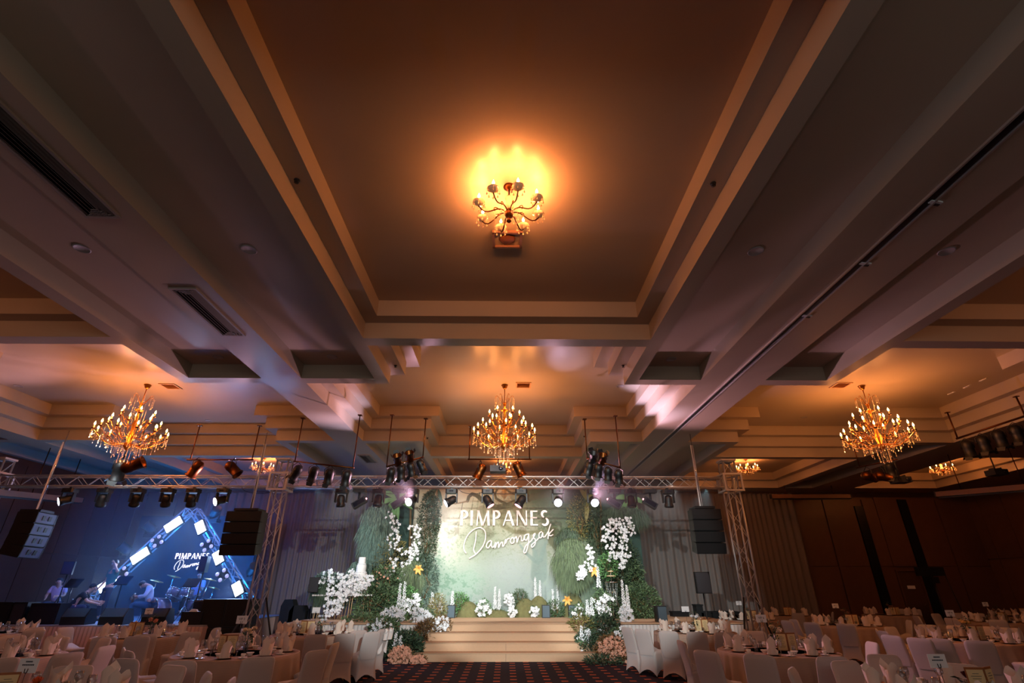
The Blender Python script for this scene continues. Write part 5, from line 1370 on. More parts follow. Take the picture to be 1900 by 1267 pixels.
# ------------------------------------------------------------------ covered chairs
def chair_meshes():
    mb = MB()
    # skirt body: rings of rounded rectangles, front = -y side faces the table (+y is the back)
    def ring(w, d, y0, z, arch=0, n=7):
        pts = []
        cs = [(-w / 2, -d / 2 + y0), (w / 2, -d / 2 + y0), (w / 2, d / 2 + y0), (-w / 2, d / 2 + y0)]
        for i in range(4):
            a = cs[i]; b = cs[(i + 1) % 4]
            for k in range(n):
                u = k / n; bow = -.03 * math.sin(PI * u) if arch else 0
                dx, dy = b[0] - a[0], b[1] - a[1]; L = math.hypot(dx, dy); nx, ny = dy / L, -dx / L
                pts.append((a[0] + dx * u + nx * bow, a[1] + dy * u + ny * bow, z + arch * math.sin(PI * u)))
        return pts
    rings = [ring(.48, .52, 0, .02, .11), ring(.45, .48, 0, .14, .04), ring(.42, .45, 0, .28), ring(.43, .46, 0, .42), ring(.45, .47, -.01, .465), ring(.40, .40, -.02, .49)]
    n = len(rings[0]); vs = [p for r_ in rings for p in r_]
    fs = [(j * n + i, j * n + (i + 1) % n, (j + 1) * n + (i + 1) % n, (j + 1) * n + i) for j in range(len(rings) - 1) for i in range(n)] + [tuple((len(rings) - 1) * n + i for i in range(n))]
    mb.add(vs, fs, True); body = mb.mesh('seat_cover', M_cover)
    mb = MB()
    prof = [(.25, .24, .44), (.30, .235, .60), (.36, .222, .76), (.385, .215, .84), (.40, .19, .885), (.405, .14, .905)]
    prof = [(.19, .215, .40), (.222, .225, .50), (.222, .25, .62), (.220, .285, .76), (.218, .305, .85), (.208, .314, .885), (.182, .320, .908), (.14, .322, .915)]
    pts = []
    M_ = 12
    for (hw, y, z) in prof:
        th = .035 if z < .87 else (.026 if z < .9 else .014)
        for k in range(M_):
            a = 2 * PI * k / M_; c, s = math.cos(a), math.sin(a)
            e = .35
            pts.append((hw * abs(c) ** e * (1 if c > 0 else -1), y + th * abs(s) ** .7 * (1 if s > 0 else -1) + (0), z))
    mb.add(pts, [(j * M_ + i, j * M_ + (i + 1) % M_, (j + 1) * M_ + (i + 1) % M_, (j + 1) * M_ + i) for j in range(len(prof) - 1) for i in range(M_)] + [tuple((len(prof) - 1) * M_ + i for i in range(M_))], True)
    # fillet joining the seat and back
    mb.add([(-.2, .2, .47), (.2, .2, .47), (.2, -.02, .492), (-.2, -.02, .492), (-.2, .21, .58), (.2, .21, .58)], [(3, 2, 5, 4), (0, 3, 4), (1, 5, 2)], True)
    back = mb.mesh('back_cover', M_cover)
    leg = MB().tube([(0, 0, 0), (0, 0, .08)], .014, 6).mesh('foot', M_black)
    return body, back, leg
CB, CK, CL = chair_meshes()
ch0 = thing('banquet_chair', '', 'chair'); put('seat_cover', CB, ch0, (0, 0, 0)); put('back_cover', CK, ch0, (0, 0, 0))
for a in (-1, 1):
    for b in (-1, 1): put('foot', CL, ch0, (a * .21, b * .22, 0))
freeze(ch0)
CHAIRS = [  # px, py of the top of the back; optional table index
    (2, 1223, 3), (31, 1177, 3), (25, 1195, 3), (65, 1165, 4), (89, 1171, 4), (122, 1165, 2), (105, 1181, 2), (129, 1190, 3), (163, 1190, 2), (190, 1192, 2), (199, 1200, 3), (128, 1213, 3),
    (107, 1250, 5), (256, 1184, 2), (240, 1210, 1), (234, 1224, 1), (275, 1244, 5), (163, 1171, 2), (355, 1174, 2), (388, 1166, 2), (404, 1170, 0), (308, 1202, 1), (334, 1228, 1), (481, 1221, 1), (477, 1167, 0), (459, 1180, 0),
    (380, 1251, 5), (430, 1262, 5), (588, 1188, 0), (624, 1178, 0), (623, 1194, 1), (590, 1208, 1), (693, 1174, 0), (712, 1168, 0), (678, 1172, 0), (440, 1176, 1),
    (1163, 1165, 6), (1188, 1168, 6), (1235, 1173, 6), (1262, 1190, 7), (1287, 1187, 6), (1321, 1176, 6), (1382, 1163, 6), (1401, 1172, 7), (1295, 1211, 7), (1403, 1220, 7), (1543, 1220, 7), (1567, 1192, 7),
    (1508, 1245, 10), (1613, 1236, 10), (1636, 1216, 10), (1646, 1208, 9), (1631, 1181, 9), (1638, 1172, 9), (1651, 1164, 9), (1569, 1164, 8), (1491, 1157, 8), (1476, 1150, 8), (1459, 1152, 8), (1690, 1170, 9), (1696, 1186, 9),
    (1807, 1196, 9), (1780, 1241, 10), (1750, 1146, 9), (1769, 1153, 9), (1819, 1158, 9), (1851, 1156, 13), (1718, 1149, 13), (1697, 1156, 9), (1694, 1143, 13), (1660, 1151, 8), (1735, 1139, 13), (1773, 1132, 13), (1805, 1138, 13),
    (1678, 1128, 12), (1712, 1128, 12), (1480, 1138, 11), (1345, 1140, 14), (1610, 1130, 12), (1875, 1134, 15), (1545, 1136, 11), (1880, 1182, 9)]
used = {}; placed = []
for i, (px, py, tb) in enumerate(CHAIRS):
    p = atz(px, py, .9); tx, ty, tn = TABLES[tb][:3]
    # stand the chair where its back top shows, turned towards its table
    d = Vector((tx - p.x, ty - p.y)); 
    L = d.length
    if L < 1e-3: continue
    bx_, by_ = p.x, p.y
    r_need = TR + .62
    ux, uy = d.x / L, d.y / L
    if L < r_need: bx_, by_ = tx - ux * r_need, ty - uy * r_need
    if L > TR + 1.35: bx_, by_ = tx - ux * (TR + 1.35), ty - uy * (TR + 1.35)
    # keep clear of other tables
    ok = True
    for jx, jy, *_ in TABLES:
        dd = math.hypot(bx_ + ux * .32 - jx, by_ + uy * .32 - jy)
        if dd < TR + .27:
            k = (TR + .28) / max(dd, .01); cxx, cyy = jx + (bx_ + ux * .32 - jx) * k, jy + (by_ + uy * .32 - jy) * k
            bx_, by_ = cxx - ux * .32, cyy - uy * .32
    cx_, cy_ = bx_ + ux * .32, by_ + uy * .32
    for (qx, qy) in placed:
        dd = math.hypot(cx_ - qx, cy_ - qy)
        if dd < .5:
            cx_ = qx + (cx_ - qx) * .52 / max(dd, .05); cy_ = qy + (cy_ - qy) * .52 / max(dd, .05)
    placed.append((cx_, cy_))
    rz = math.atan2(uy, ux) + PI / 2
    ang = math.atan2(-uy, -ux); s = dirname(ang); key = (tb, s); used[key] = used.get(key, 0) + 1
    side = {'front': 'in front of', 'back': 'behind', 'left': 'left of', 'right': 'right of', 'front left': 'at the front left of', 'front right': 'at the front right of', 'back left': 'at the back left of', 'back right': 'at the back right of'}[s]
    nth = ['', 'second ', 'third ', 'fourth ', 'fifth ', 'sixth ', 'seventh '][used[key] - 1]
    lab = '%spale covered chair %s %s' % (nth, side, tn)
    if i == 0:
        o = ch0; o.location = (cx_, cy_, 0); o.rotation_euler = (0, 0, rz); o['label'] = lab; o['group'] = 'banquet chairs in pale stretch covers'
    else: dup(ch0, (cx_, cy_, 0), rz, lab, 'banquet chairs in pale stretch covers')
    CHAIRS[i] = (px, py, tb, cx_, cy_, rz)
# one napkin-cloth hung over a chair back beside the left steps
p = atz(712, 1166, .93)
mb = MB(); vs = []
for i in range(9):
    for j in range(9):
        u = i / 8 - .5; v = j / 8
        vs.append((u * .42 + .05 * math.sin(v * 5), (.03 if v > .5 else -.05) + .02 * math.sin(i * 1.7), .0 + (.02 - abs(v - .35) * .75) - .05 * math.sin(i * 1.2) * v))
mb.add(vs, [(i * 9 + j, (i + 1) * 9 + j, (i + 1) * 9 + j + 1, i * 9 + j + 1) for i in range(8) for j in range(8)], True)
dc = mb.obj('draped_cloth', M_white, None, (CHAIRS[33][3] + .33, CHAIRS[33][4] + .02, .93)); dc.rotation_euler = (0, 0, R(70))
tag(dc, 'white cloth thrown over the chair back nearest the left flowers', 'cloth')
# ------------------------------------------------------------------ band stage
BY = 16.3; BZ = .8; BXR = at(374, 1165, BY).x
bs = thing('band_platform', 'low band stage at left with a pink-lit pleated skirt', 'stage', (0, 0, 0))
MB().box(((-16.2 + BXR) / 2, 19.3, BZ / 2 - .02), (BXR + 16.2, 5.9, BZ - .04)).obj('platform', M_black, bs)
MB().box(((-16.2 + BXR) / 2, 19.3, BZ - .02), (BXR + 16.24, 5.94, .04)).obj('floor_covering', mat('band_floor', (150, 150, 156), rough=.6), bs)
skirt('pleated_skirt', [(-16.2, BY, 0), (BXR + .02, BY, 0), (BXR + .02, 22.2, 0)], .01, BZ - .03, mat('skirt_cloth', (206, 170, 160), rough=.8), bs)
# dark screen behind the band with the same names
lx0, lx1 = at(250, 1000, 21.4).x, at(478, 1000, 21.4).x
ls = thing('band_screen', 'dark blue screen behind the band showing the couple lettering', 'screen', (0, 0, 0))
MB().box(((lx0 + lx1) / 2, 21.45, BZ + 1.75), (lx1 - lx0, .08, 3.5)).obj('screen_panel', mat('screen_navy', (5, 14, 44), rough=.45), ls)
MB().box(((lx0 + lx1) / 2, 21.52, BZ + 1.75), (lx1 - lx0 + .1, .08, 3.6)).obj('frame', M_black, ls)
a = at(324, 1037, 21.38); b = at(394, 1037, 21.38)
M_glow = mat('glowing_letter', (255, 245, 250), emit=1.6, ecol=(255, 240, 245), nosample=True)
lettering(ls, M_glow, .012, a.x, 21.40, a.z, (b.x - a.x) / 622 * .9, cut=5)
# triangular truss frame with blinders
YT = 18.9
apex_l, apex_r = at(352, 948, YT), at(363, 948, YT)
footl, footr = at(175, 1110, YT), at(470, 1125, YT)
def slant(a, b, label):
    return truss(label, a, b, .30, 'slanted_truss', 'truss', .34)
footl.z = max(footl.z, BZ + .25); 
slant(footl, apex_l, 'slanted truss leg rising to the right with bright lamps'); slant(footr, apex_r, 'slanted truss leg rising to the left with bright lamps')
def frame_lamp(px, py, label, ang, power, w=.62):
    p = at(px, py, YT - .24); t = thing('led_blinder', label, 'stage light', p, 0, 'bright rectangular lamps on the slanted trusses')
    M = Matrix.Rotation(ang, 4, 'Y')
    MB().box((0, .04, 0), (w, .1, .34), M=M).obj('housing', M_black, t)
    MB().box((0, -.02, 0), (w - .06, .02, .27), M=M).obj('led_face', M_blinder, t)
    lamp('blinder_light', 'AREA', p + Vector((0, -.06, 0)), power, (.35, .55, 1.0), p + Vector((.3, -3, -.6)), shape='RECTANGLE', size=.5, size_y=.25)
    lamp('blinder_glow', 'POINT', p + Vector((0, .35, 0)), power * 3.6, (.005, .24, 1.0), shadow_soft_size=.15)
al = math.atan2((apex_l - footl).z, (apex_l - footl).x); ar = math.atan2((apex_r - footr).z, (apex_r - footr).x)
for px, py, lb in ((322, 973, 'top lamp on the left slanted truss leg'), (260, 1031, 'middle lamp on the left slanted truss leg'), (200, 1083, 'bottom lamp on the left slanted truss leg')): frame_lamp(px, py, lb, -R(38), 22)
for px, py, lb in ((372, 978, 'top lamp on the right slanted truss leg'), (405, 1034, 'middle lamp on the right slanted truss leg'), (441, 1092, 'bottom lamp on the right slanted truss leg')): frame_lamp(px, py, lb, R(58), 22, .46)
M_rim = mat('cluster_lens', (226, 206, 220), rough=.4, emit=.5, ecol=(200, 190, 230))
for px, py, lb in ((292, 1004, 'upper four-lamp cluster on left slanted leg'), (227, 1063, 'lower four-lamp cluster on left slanted leg'), (384, 1012, 'upper four-lamp cluster on right slanted leg'), (413, 1067, 'lower four-lamp cluster on right slanted leg')):
    p = at(px, py, YT - .24); t = thing('lamp_cluster', lb, 'stage light', p, 0, 'four-lamp clusters on the slanted trusses')
    MB().box((0, .06, 0), (.3, .06, .3), M=Matrix.Rotation(R(40), 4, 'Y')).obj('back_plate', M_black, t)
    for k in range(4):
        an = k * PI / 2 + R(80); c = (.17 * math.cos(an), 0, .15 * math.sin(an))
        l_ = MB().lathe([(.075, -.05), (.08, .02), (.07, .03)], 14, c, Matrix.Rotation(R(90), 4, 'X')).obj('lamp_can', M_black, t)
        MB().lathe([(.066, .033), (1e-5, .038)], 14, c, Matrix.Rotation(R(90), 4, 'X')).obj('lens', M_rim, l_)
# moving heads behind the frame
for px, py, lb in ((278, 983, 'dark moving head left of the upper cluster'), (231, 1023, 'dark moving head left of the middle lamp'), (398, 955, 'dark moving head right of the frame apex'), (424, 993, 'dark moving head right of upper right leg'), (466, 1062, 'dark moving head at the foot of right leg')):
    p = at(px, py, YT + .35); t = thing('moving_head', lb, 'stage light', p, 0, 'dark moving heads behind the slanted trusses')
    MB().box((0, .1, -.2), (.3, .3, .12)).obj('base', M_black, t)
    for s in (-1, 1): MB().box((s * .15, .05, -.02), (.04, .08, .34)).obj('yoke_arm', M_black, t)
    q = Vector((.5 if px > 350 else -.6, -.5, .5)).normalized().to_track_quat('Z', 'Y').to_matrix().to_4x4()
    MB().lathe([(1e-5, -.2), (.12, -.18), (.16, -.05), (.15, .14), (.17, .2), (.16, .22), (1e-5, .2)], 14, (0, 0, .08), q).obj('lamp_head', M_black, t)
# subs / amps right of the band
sx0, sx1 = at(372, 1140, 16.6).x, at(463, 1140, 16.6).x; sz = at(420, 1111, 16.6).z
t = thing('subwoofer_stack', 'big black loudspeaker stack beside the left truss tower', 'loudspeaker', ((sx0 + sx1) / 2, 16.85, 0))
W = sx1 - sx0
for i in range(2):
    for j in range(2): c = MB().box((-W / 4 + i * W / 2, 0, sz / 4 + j * sz / 2), (W / 2 - .012, .6, sz / 2 - .012)).obj('cabinet', M_black, t); MB().box((-W / 4 + i * W / 2, -.305, sz / 4 + j * sz / 2), (W / 2 - .08, .012, sz / 2 - .08)).obj('grille', M_blackmat, c)
p = at(368, 1113, 17.1); t = thing('flight_case', 'narrow black case left of the big speaker stack', 'case', (p.x + .1, 17.35, BZ)); MB().box((0, 0, (p.z - BZ) / 2), (.42, .5, p.z - BZ)).obj('case_body', M_black, t); MB().box((0, -.255, (p.z - BZ) - .03), (.42, .02, .03)).obj('edge_strip', M_steel, t)
for px0, px1, y, lb in ((-30, 30, 1117, 'dark amplifier stack at the far left of the band'), (30, 58, 1117, 'blue-lit speaker cabinet at the left of the band'), (62, 118, 1119, 'black keyboard case left of the crouching man')):
    a = at(px0, y, 16.8); b = at(px1, y, 16.8); t = thing('speaker_cabinet', lb, 'loudspeaker', ((a.x + b.x) / 2, 16.95, BZ), 0, 'dark cabinets at the left of the band')
    MB().box((0, 0, (a.z - BZ) / 2), (b.x - a.x - .03, .45, a.z - BZ)).obj('cabinet', M_black, t); MB().box((0, -.23, (a.z - BZ) / 2), (b.x - a.x - .12, .015, a.z - BZ - .1)).obj('grille', M_grey if px0 == 30 else M_blackmat, t)
# floor wedges
for px, lb in ((146, 'wedge monitor before the crouching man'), (216, 'wedge monitor before the music stand'), (293, 'wedge monitor before the bass drum')):
    p = at(px, 1150, 16.75); t = thing('floor_monitor', lb, 'loudspeaker', (p.x, 16.75, BZ), R(6), 'black wedge monitors along the band stage edge')
    M = Matrix(((0, 0, 1, 0), (1, 0, 0, 0), (0, 1, 0, 0), (0, 0, 0, 1)))
    MB().prism([(-.26, 0), (.24, 0), (.28, .1), (.1, .40), (-.12, .42), (-.28, .2)], -.33, .33, M=M).obj('cabinet', M_black, t)
    MB().box((0, -.215, .31), (.6, .012, .27), M=Matrix.Rotation(R(-38), 4, 'X')).obj('grille', mat('wedge_grille', (40, 60, 70), rough=.6) if 'wedge_grille' not in MATS else MATS['wedge_grille'], t)
t = thing('paper_hat', 'small white folded paper on the black case', 'paper', at(357, 1146, 16.6)); t.location.z = BZ + .33
MB().prism([(-.12, 0), (.12, 0), (.07, .06), (-.06, .07)], -.04, .04, M=Matrix(((1, 0, 0, 0), (0, 0, 1, 0), (0, 1, 0, 0), (0, 0, 0, 1)))).obj('paper', M_card, t)
p = at(357, 1150, 16.6); t = thing('low_case', 'low black case under the white paper', 'case', (p.x, 16.7, BZ)); MB().box((0, 0, .165), (.6, .4, .33)).obj('case_body', M_black, t)
# drum kit
D = at(310, 1130, 18.3); dx, dy = D.x, 18.3
dk = thing('drum_kit', 'drum kit with white bass drum head, toms and chrome stands', 'drum kit', (dx, dy, BZ))
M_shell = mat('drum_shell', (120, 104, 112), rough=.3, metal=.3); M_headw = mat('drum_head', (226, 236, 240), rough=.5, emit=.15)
def drum(parent, c, r, h, d, nm, hm_=M_headw):
    q = Vector(d).normalized().to_track_quat('Z', 'Y').to_matrix().to_4x4()
    s = MB().lathe([(r, -h / 2), (r, h / 2)], 24, c, q).obj(nm, M_shell, parent)
    for z in (-h / 2, h / 2):
        MB().lathe([(r * .97, z * .98), (r * 1.05, z * .95), (r * 1.05, z * 1.06), (r * .97, z * 1.06)], 24, c, q).obj('hoop', M_steel, s)
    MB().lathe([(r * .98, h / 2 * 1.02), (1e-5, h / 2 * 1.02)], 24, c, q).obj('drum_head', hm_, s)
    for k in range(6):
        an = 2 * PI * k / 6; p0 = q @ Vector((r * 1.03 * math.cos(an), r * 1.03 * math.sin(an), -h * .35)); p1 = q @ Vector((r * 1.03 * math.cos(an), r * 1.03 * math.sin(an), h * .35))
        MB().tube([Vector(c) + p0, Vector(c) + p1], .008, 4).obj('lug', M_steel, s)
    return s
drum(dk, (-.28, -.1, .33), .33, .46, (-.35, -1, .05), 'bass_drum')
drum(dk, (.02, .1, .80), .19, .24, (-.2, -.35, -1), 'tom_drum'); drum(dk, (.42, .12, .78), .19, .24, (-.1, -.3, -1), 'tom_drum')
drum(dk, (.62, .35, .42), .22, .36, (0, -.1, 1), 'floor_tom'); drum(dk, (-.1, .5, .62), .2, .16, (0, -.1, 1), 'snare_drum')
def stand(parent, x, y, h, tilt=0, cym=.0):
    g = MB(); g.tube([(x, y, .3), (x + tilt, y, h)], .012, 6); st = g.obj('stand_pole', M_steel, parent)
    for k in range(3):
        an = 2 * PI * k / 3 + .5; MB().tube([(x, y, .45), (x + .28 * math.cos(an), y + .28 * math.sin(an), .01)], .010, 5).obj('stand_leg', M_steel, st)
    if cym: MB().lathe([(1e-5, .03), (.04, .015), (cym, -.01), (cym, -.014), (1e-5, .01)], 24, (x + tilt, y, h), Matrix.Rotation(R(14), 4, 'Y')).obj('cymbal', mat('cymbal_brass', (150, 140, 90), rough=.3, metal=1) if 'cymbal_brass' not in MATS else MATS['cymbal_brass'], st)
stand(dk, -.75, .1, 1.15, .12, .2); stand(dk, -.45, .5, 1.3, .1, .22); stand(dk, .62, -.2, 1.0, .05); stand(dk, .95, .0, 1.2, .2, .2); stand(dk, 1.05, .4, .95, .08, .18)
th = MB(); th.lathe([(.02, .5), (.17, .52), (.18, .56), (1e-5, .58)], 16, (.45, .9, 0)); th.tube([(.45, .9, 0), (.45, .9, .5)], .03, 6); th.obj('drum_throne', M_black, dk)
# music stands
def music_stand(px, py, Y, label, h=None):
    p = at(px, py, Y); t = thing('music_stand', label, 'music stand', (p.x, Y, BZ), R(-8), 'black music stands on the band stage'); h = p.z - BZ
    MB().tube([(0, 0, .3), (0, 0, h)], .012, 6).obj('pole', M_black, t)
    M = Matrix.Rotation(R(-35), 4, 'X'); MB().box((0, 0, h + .03), (.48, .012, .3), M=M).obj('desk', M_black, t); MB().box((0, -.1, h - .08), (.5, .07, .012)).obj('ledge', M_black, t)
    for k in range(3):
        a_ = 2 * PI * k / 3 + .9; MB().tube([(0, 0, .42), (.34 * math.cos(a_), .34 * math.sin(a_), .01)], .009, 5).obj('leg', M_black, t)
music_stand(228, 1079, 17.3, 'black music stand with tripod legs in the middle of the band'); music_stand(136, 1084, 17.4, 'black music stand behind the crouching man'); music_stand(356, 1083, 17.5, 'dark music stand before the drummer')
pole_speaker(377, 1032, 1062, 17.6, 'tall teal-lit speaker on a pole before the drummer', BZ, 13, 0, mat('teal_lit_case', (34, 80, 84), rough=.5))  # teal stage light put into the cabinet colour

# ------------------------------------------------------------------ people
M_skin = mat('skin', (196, 140, 112), rough=.55); M_hair = mat('black_hair', (18, 14, 14), rough=.6)
def skin_mesh(verts, edges, radii, m, name, parent, lvl=2, roots=(0,)):
    me = bpy.data.meshes.new(name); me.from_pydata(verts, edges, [])
    o = bpy.data.objects.new(name, me); COL.objects.link(o)
    md = o.modifiers.new('skin', 'SKIN'); sl = me.skin_vertices[0] if me.skin_vertices else None
    if sl is None:
        bpy.context.view_layer.objects.active = o
    for i, r_ in enumerate(radii):
        rr = r_ if isinstance(r_, tuple) else (r_, r_)
        me.skin_vertices[0].data[i].radius = rr
        me.skin_vertices[0].data[i].use_root = i in roots
    sb = o.modifiers.new('sub', 'SUBSURF'); sb.levels = lvl; sb.render_levels = lvl
    md.use_smooth_shade = True
    o.parent = parent; me.materials.append(m)
    return o
def person(label, loc, rz, J, shirt, trousers, hair=True, long_sleeve=False, shoes=M_black, text=None):
    """J: joint name -> position in the person's own frame (front is -y)"""
    t = thing('person', label, 'person', loc, rz)
    J = {k: Vector(v) for k, v in J.items()}
    names = ['pelvis', 'waist', 'chest', 'neck', 'jaw', 'head']; V = [J['pelvis'], J['waist'], J['chest'], J['neck'], J['neck'].lerp(J['head'], .45), J['head']]
    Rr = [(.125, .105), (.12, .10), (.15, .11), .052, .066, .085]
    E = [(0, 1), (1, 2), (2, 3), (3, 4), (4, 5)]
    def chain(start, pts, rs):
        last = start
        for p, r_ in zip(pts, rs):
            V.append(Vector(p)); Rr.append(r_); E.append((last, len(V) - 1)); last = len(V) - 1
        return last
    top = J['head'] + (J['head'] - J['neck']).normalized() * .085
    chain(5, [top], [.06])
    for s in ('l', 'r'):
        w_ = chain(2, [J['sh_' + s], J['el_' + s], J['wr_' + s]], [.06, .042, .028])
        d = (J['wr_' + s] - J['el_' + s]).normalized(); sd = d.cross(Vector((0, 1, 0.2))).normalized(); up = sd.cross(d).normalized()
        palm = chain(w_, [J['wr_' + s] + d * .05], [(.036, .02)])
        for q in range(4):
            o_ = sd * (.012 * (q - 1.5)); L = (.07, .08, .075, .06)[q]
            chain(palm, [J['wr_' + s] + d * .085 + o_ * 1.8, J['wr_' + s] + d * (.085 + L * .5) + o_ * 2 - up * .012, J['wr_' + s] + d * (.085 + L * .8) + o_ * 2 - up * .035], [.009, .0085, .007])
        chain(w_, [J['wr_' + s] + d * .035 - sd * .035, J['wr_' + s] + d * .07 - sd * .05 - up * .01], [.011, .009])
        a_ = chain(0, [J['hip_' + s], J['kn_' + s], J['an_' + s]], [.088, .058, .04])
        chain(a_, [J['an_' + s] + Vector((0, -.06, -.05)), J['an_' + s] + Vector((0, -.17, -.06))], [.036, .03])
    skin_mesh(V, E, Rr, M_skin, 'body', t, 2)
    # shirt
    V = []; Rr = []; E = []
    V += [J['pelvis'] + Vector((0, 0, .02)), J['waist'], J['chest'], J['chest'].lerp(J['neck'], .72)]; Rr += [(.145, .125), (.14, .122), (.172, .132), (.075, .07)]; E += [(0, 1), (1, 2), (2, 3)]
    for s in ('l', 'r'):
        if long_sleeve: chain(2, [J['sh_' + s], J['el_' + s], J['el_' + s].lerp(J['wr_' + s], .9)], [.076, .058, .042])
        else: chain(2, [J['sh_' + s], J['sh_' + s].lerp(J['el_' + s], .75)], [.076, .066])
    skin_mesh(V, E, Rr, shirt, 'shirt', t, 2)
    V = []; Rr = []; E = []
    V += [J['pelvis'] + Vector((0, 0, .03))]; Rr += [(.138, .118)]
    for s in ('l', 'r'): chain(0, [J['hip_' + s], J['kn_' + s], J['kn_' + s].lerp(J['an_' + s], .93)], [.102, .074, .062])
    skin_mesh(V, E, Rr, trousers, 'trousers', t, 2)
    for s in ('l', 'r'):
        a_ = J['an_' + s]; MB().ball(a_ + Vector((0, -.08, -.035)), 1, 10, 6, (.05, .14, .045)).obj('shoe', shoes, t)
    # face: front is -y of the head
    h = J['head']; f = J.get('face', Vector((0, -1, 0))).normalized(); r_ = f.cross(Vector((0, 0, 1))).normalized(); u_ = r_.cross(f)
    MB().tube([h + f * .078 + u_ * .01, h + f * .105 - u_ * .018, h + f * .082 - u_ * .024], [.008, .014, .01], 6).obj('nose', M_skin, t)
    for s in (-1, 1):
        MB().ball(h + f * .078 + r_ * s * .03 + u_ * .014, .010, 6, 4).obj('eye', M_card, t)
        MB().ball(h + f * .086 + r_ * s * .03 + u_ * .014, .005, 6, 4).obj('pupil', M_black, t)
        MB().ball(h + r_ * s * .088 - u_ * .005, 1, 6, 5, (.012, .02, .03)).obj('ear', M_skin, t)
    MB().box(h + f * .084 - u_ * .045, (.038, .012, .009)).obj('mouth', mat('lips', (150, 84, 76)) if 'lips' not in MATS else MATS['lips'], t)
    if hair:
        mb = MB(); n = 12; m_ = 7; vs = []
        for j in range(m_ + 1):
            th_ = PI * .62 * j / m_
            for i in range(n):
                a_ = 2 * PI * i / n; d = (u_ * math.cos(th_) + (r_ * math.cos(a_) + f * math.sin(a_)) * math.sin(th_))
                cutf = 1 - max(0, math.sin(a_)) * max(0, (th_ - .75)) * .9
                vs.append(h + u_ * .02 + Vector((d.x * .1, d.y * .11, d.z * .112)) * (cutf if cutf < 1 else 1.0))
        mb.add(vs, [(j * n + i, j * n + (i + 1) % n, (j + 1) * n + (i + 1) % n, (j + 1) * n + i) for j in range(m_) for i in range(n)], True)
        mb.obj('hair', M_hair, t)
    return t
def standing(h=1.7, **kw):
    k = h / 1.7
    J = dict(pelvis=(0, 0, .92), waist=(0, .01, 1.08), chest=(0, .01, 1.30), neck=(0, .01, 1.45), head=(0, -.02, 1.59),
             sh_l=(.17, .01, 1.38), el_l=(.23, .03, 1.12), wr_l=(.25, -.06, .90), sh_r=(-.17, .01, 1.38), el_r=(-.23, .03, 1.12), wr_r=(-.25, -.06, .90),
             hip_l=(.09, 0, .86), kn_l=(.11, -.02, .48), an_l=(.12, .02, .09), hip_r=(-.09, 0, .86), kn_r=(-.11, -.02, .48), an_r=(-.12, .02, .09))
    J.update(kw); return {a: tuple(q * k for q in b) if a != 'face' else b for a, b in J.items()}
T_teal = mat('teal_shirt', (40, 112, 104), rough=.8); T_jean = mat('dark_jeans', (30, 34, 56), rough=.8); T_black = mat('black_tee', (14, 15, 20), rough=.85); T_white = mat('pale_jacket', (206, 210, 214), rough=.7); T_blue = mat('blue_jeans', (36, 74, 104), rough=.8); T_lil = mat('lilac_shirt', (180, 170, 200), rough=.8)
p = at(182, 1150, 18.2)
person('standing man in teal T-shirt and dark jeans with one hand raised to his head', (p.x, 18.2, BZ), R(-25),
       standing(1.78, el_l=(.30, -.06, 1.36), wr_l=(.16, -.12, 1.56), wr_r=(-.33, -.1, .88), el_r=(-.27, .02, 1.12), face=(-.3, -1, -.35)), T_teal, T_jean)
sit = lambda **kw: {**dict(pelvis=(0, 0, .50), waist=(0, -.04, .66), chest=(0, -.10, .88), neck=(0, -.16, 1.02), head=(0, -.24, 1.12),
             sh_l=(.17, -.08, .95), el_l=(.24, -.16, .72), wr_l=(.12, -.36, .70), sh_r=(-.17, -.08, .95), el_r=(-.25, -.14, .72), wr_r=(-.16, -.38, .66),
             hip_l=(.09, -.04, .46), kn_l=(.16, -.44, .50), an_l=(.16, -.42, .09), hip_r=(-.09, -.04, .46), kn_r=(-.16, -.44, .50), an_r=(-.16, -.42, .09)), **kw}
p = at(268, 1150, 18.0)
person('seated guitarist bending his head down in a pale jacket and blue jeans', (p.x, 18.0, BZ), R(-62), sit(face=(-.1, -.6, -1), head=(0, -.30, 1.03)), T_white, T_blue, long_sleeve=True)
gx = p.x
t = thing('stool', 'low black stool under the seated guitarist', 'stool', (gx, 18.02, BZ)); MB().lathe([(1e-5, .34), (.17, .34), (.18, .37), (1e-5, .385)], 16).obj('seat', M_black, t)
for k in range(4): MB().tube([(.1 * math.cos(k * PI / 2), .1 * math.sin(k * PI / 2), .34), (.18 * math.cos(k * PI / 2), .18 * math.sin(k * PI / 2), 0)], .012, 5).obj('leg', M_black, t)
t = thing('guitar', 'dark guitar held across the lap of the seated guitarist', 'guitar', (gx - .42, 17.82, BZ + .66), R(-62))
M = Matrix.Rotation(R(90), 4, 'X')
MB().prism([(-.2, -.1), (-.1, -.15), (0, -.1), (.12, -.13), (.2, -.05), (.2, .05), (.12, .12), (0, .09), (-.1, .14), (-.2, .1), (-.23, 0)], -.02, .02, M=M).obj('guitar_body', M_wood, t)
MB().box((.48, 0, 0), (.62, .02, .05)).obj('neck', M_wood, t); MB().box((.83, 0, .01), (.14, .02, .08)).obj('headstock', M_wood, t)
p = at(357, 1130, 19.3)
person('drummer in a pale lilac shirt seated behind the drum kit', (p.x, 19.3, BZ + .14), 0, sit(chest=(0, -.02, .90), waist=(0, 0, .68), neck=(0, -.02, 1.06), head=(0, -.04, 1.2), sh_l=(.18, 0, .98), sh_r=(-.18, 0, .98), wr_l=(.26, -.32, .8), wr_r=(-.26, -.32, .8)), T_lil, T_jean)
p = at(118, 1150, 17.15)
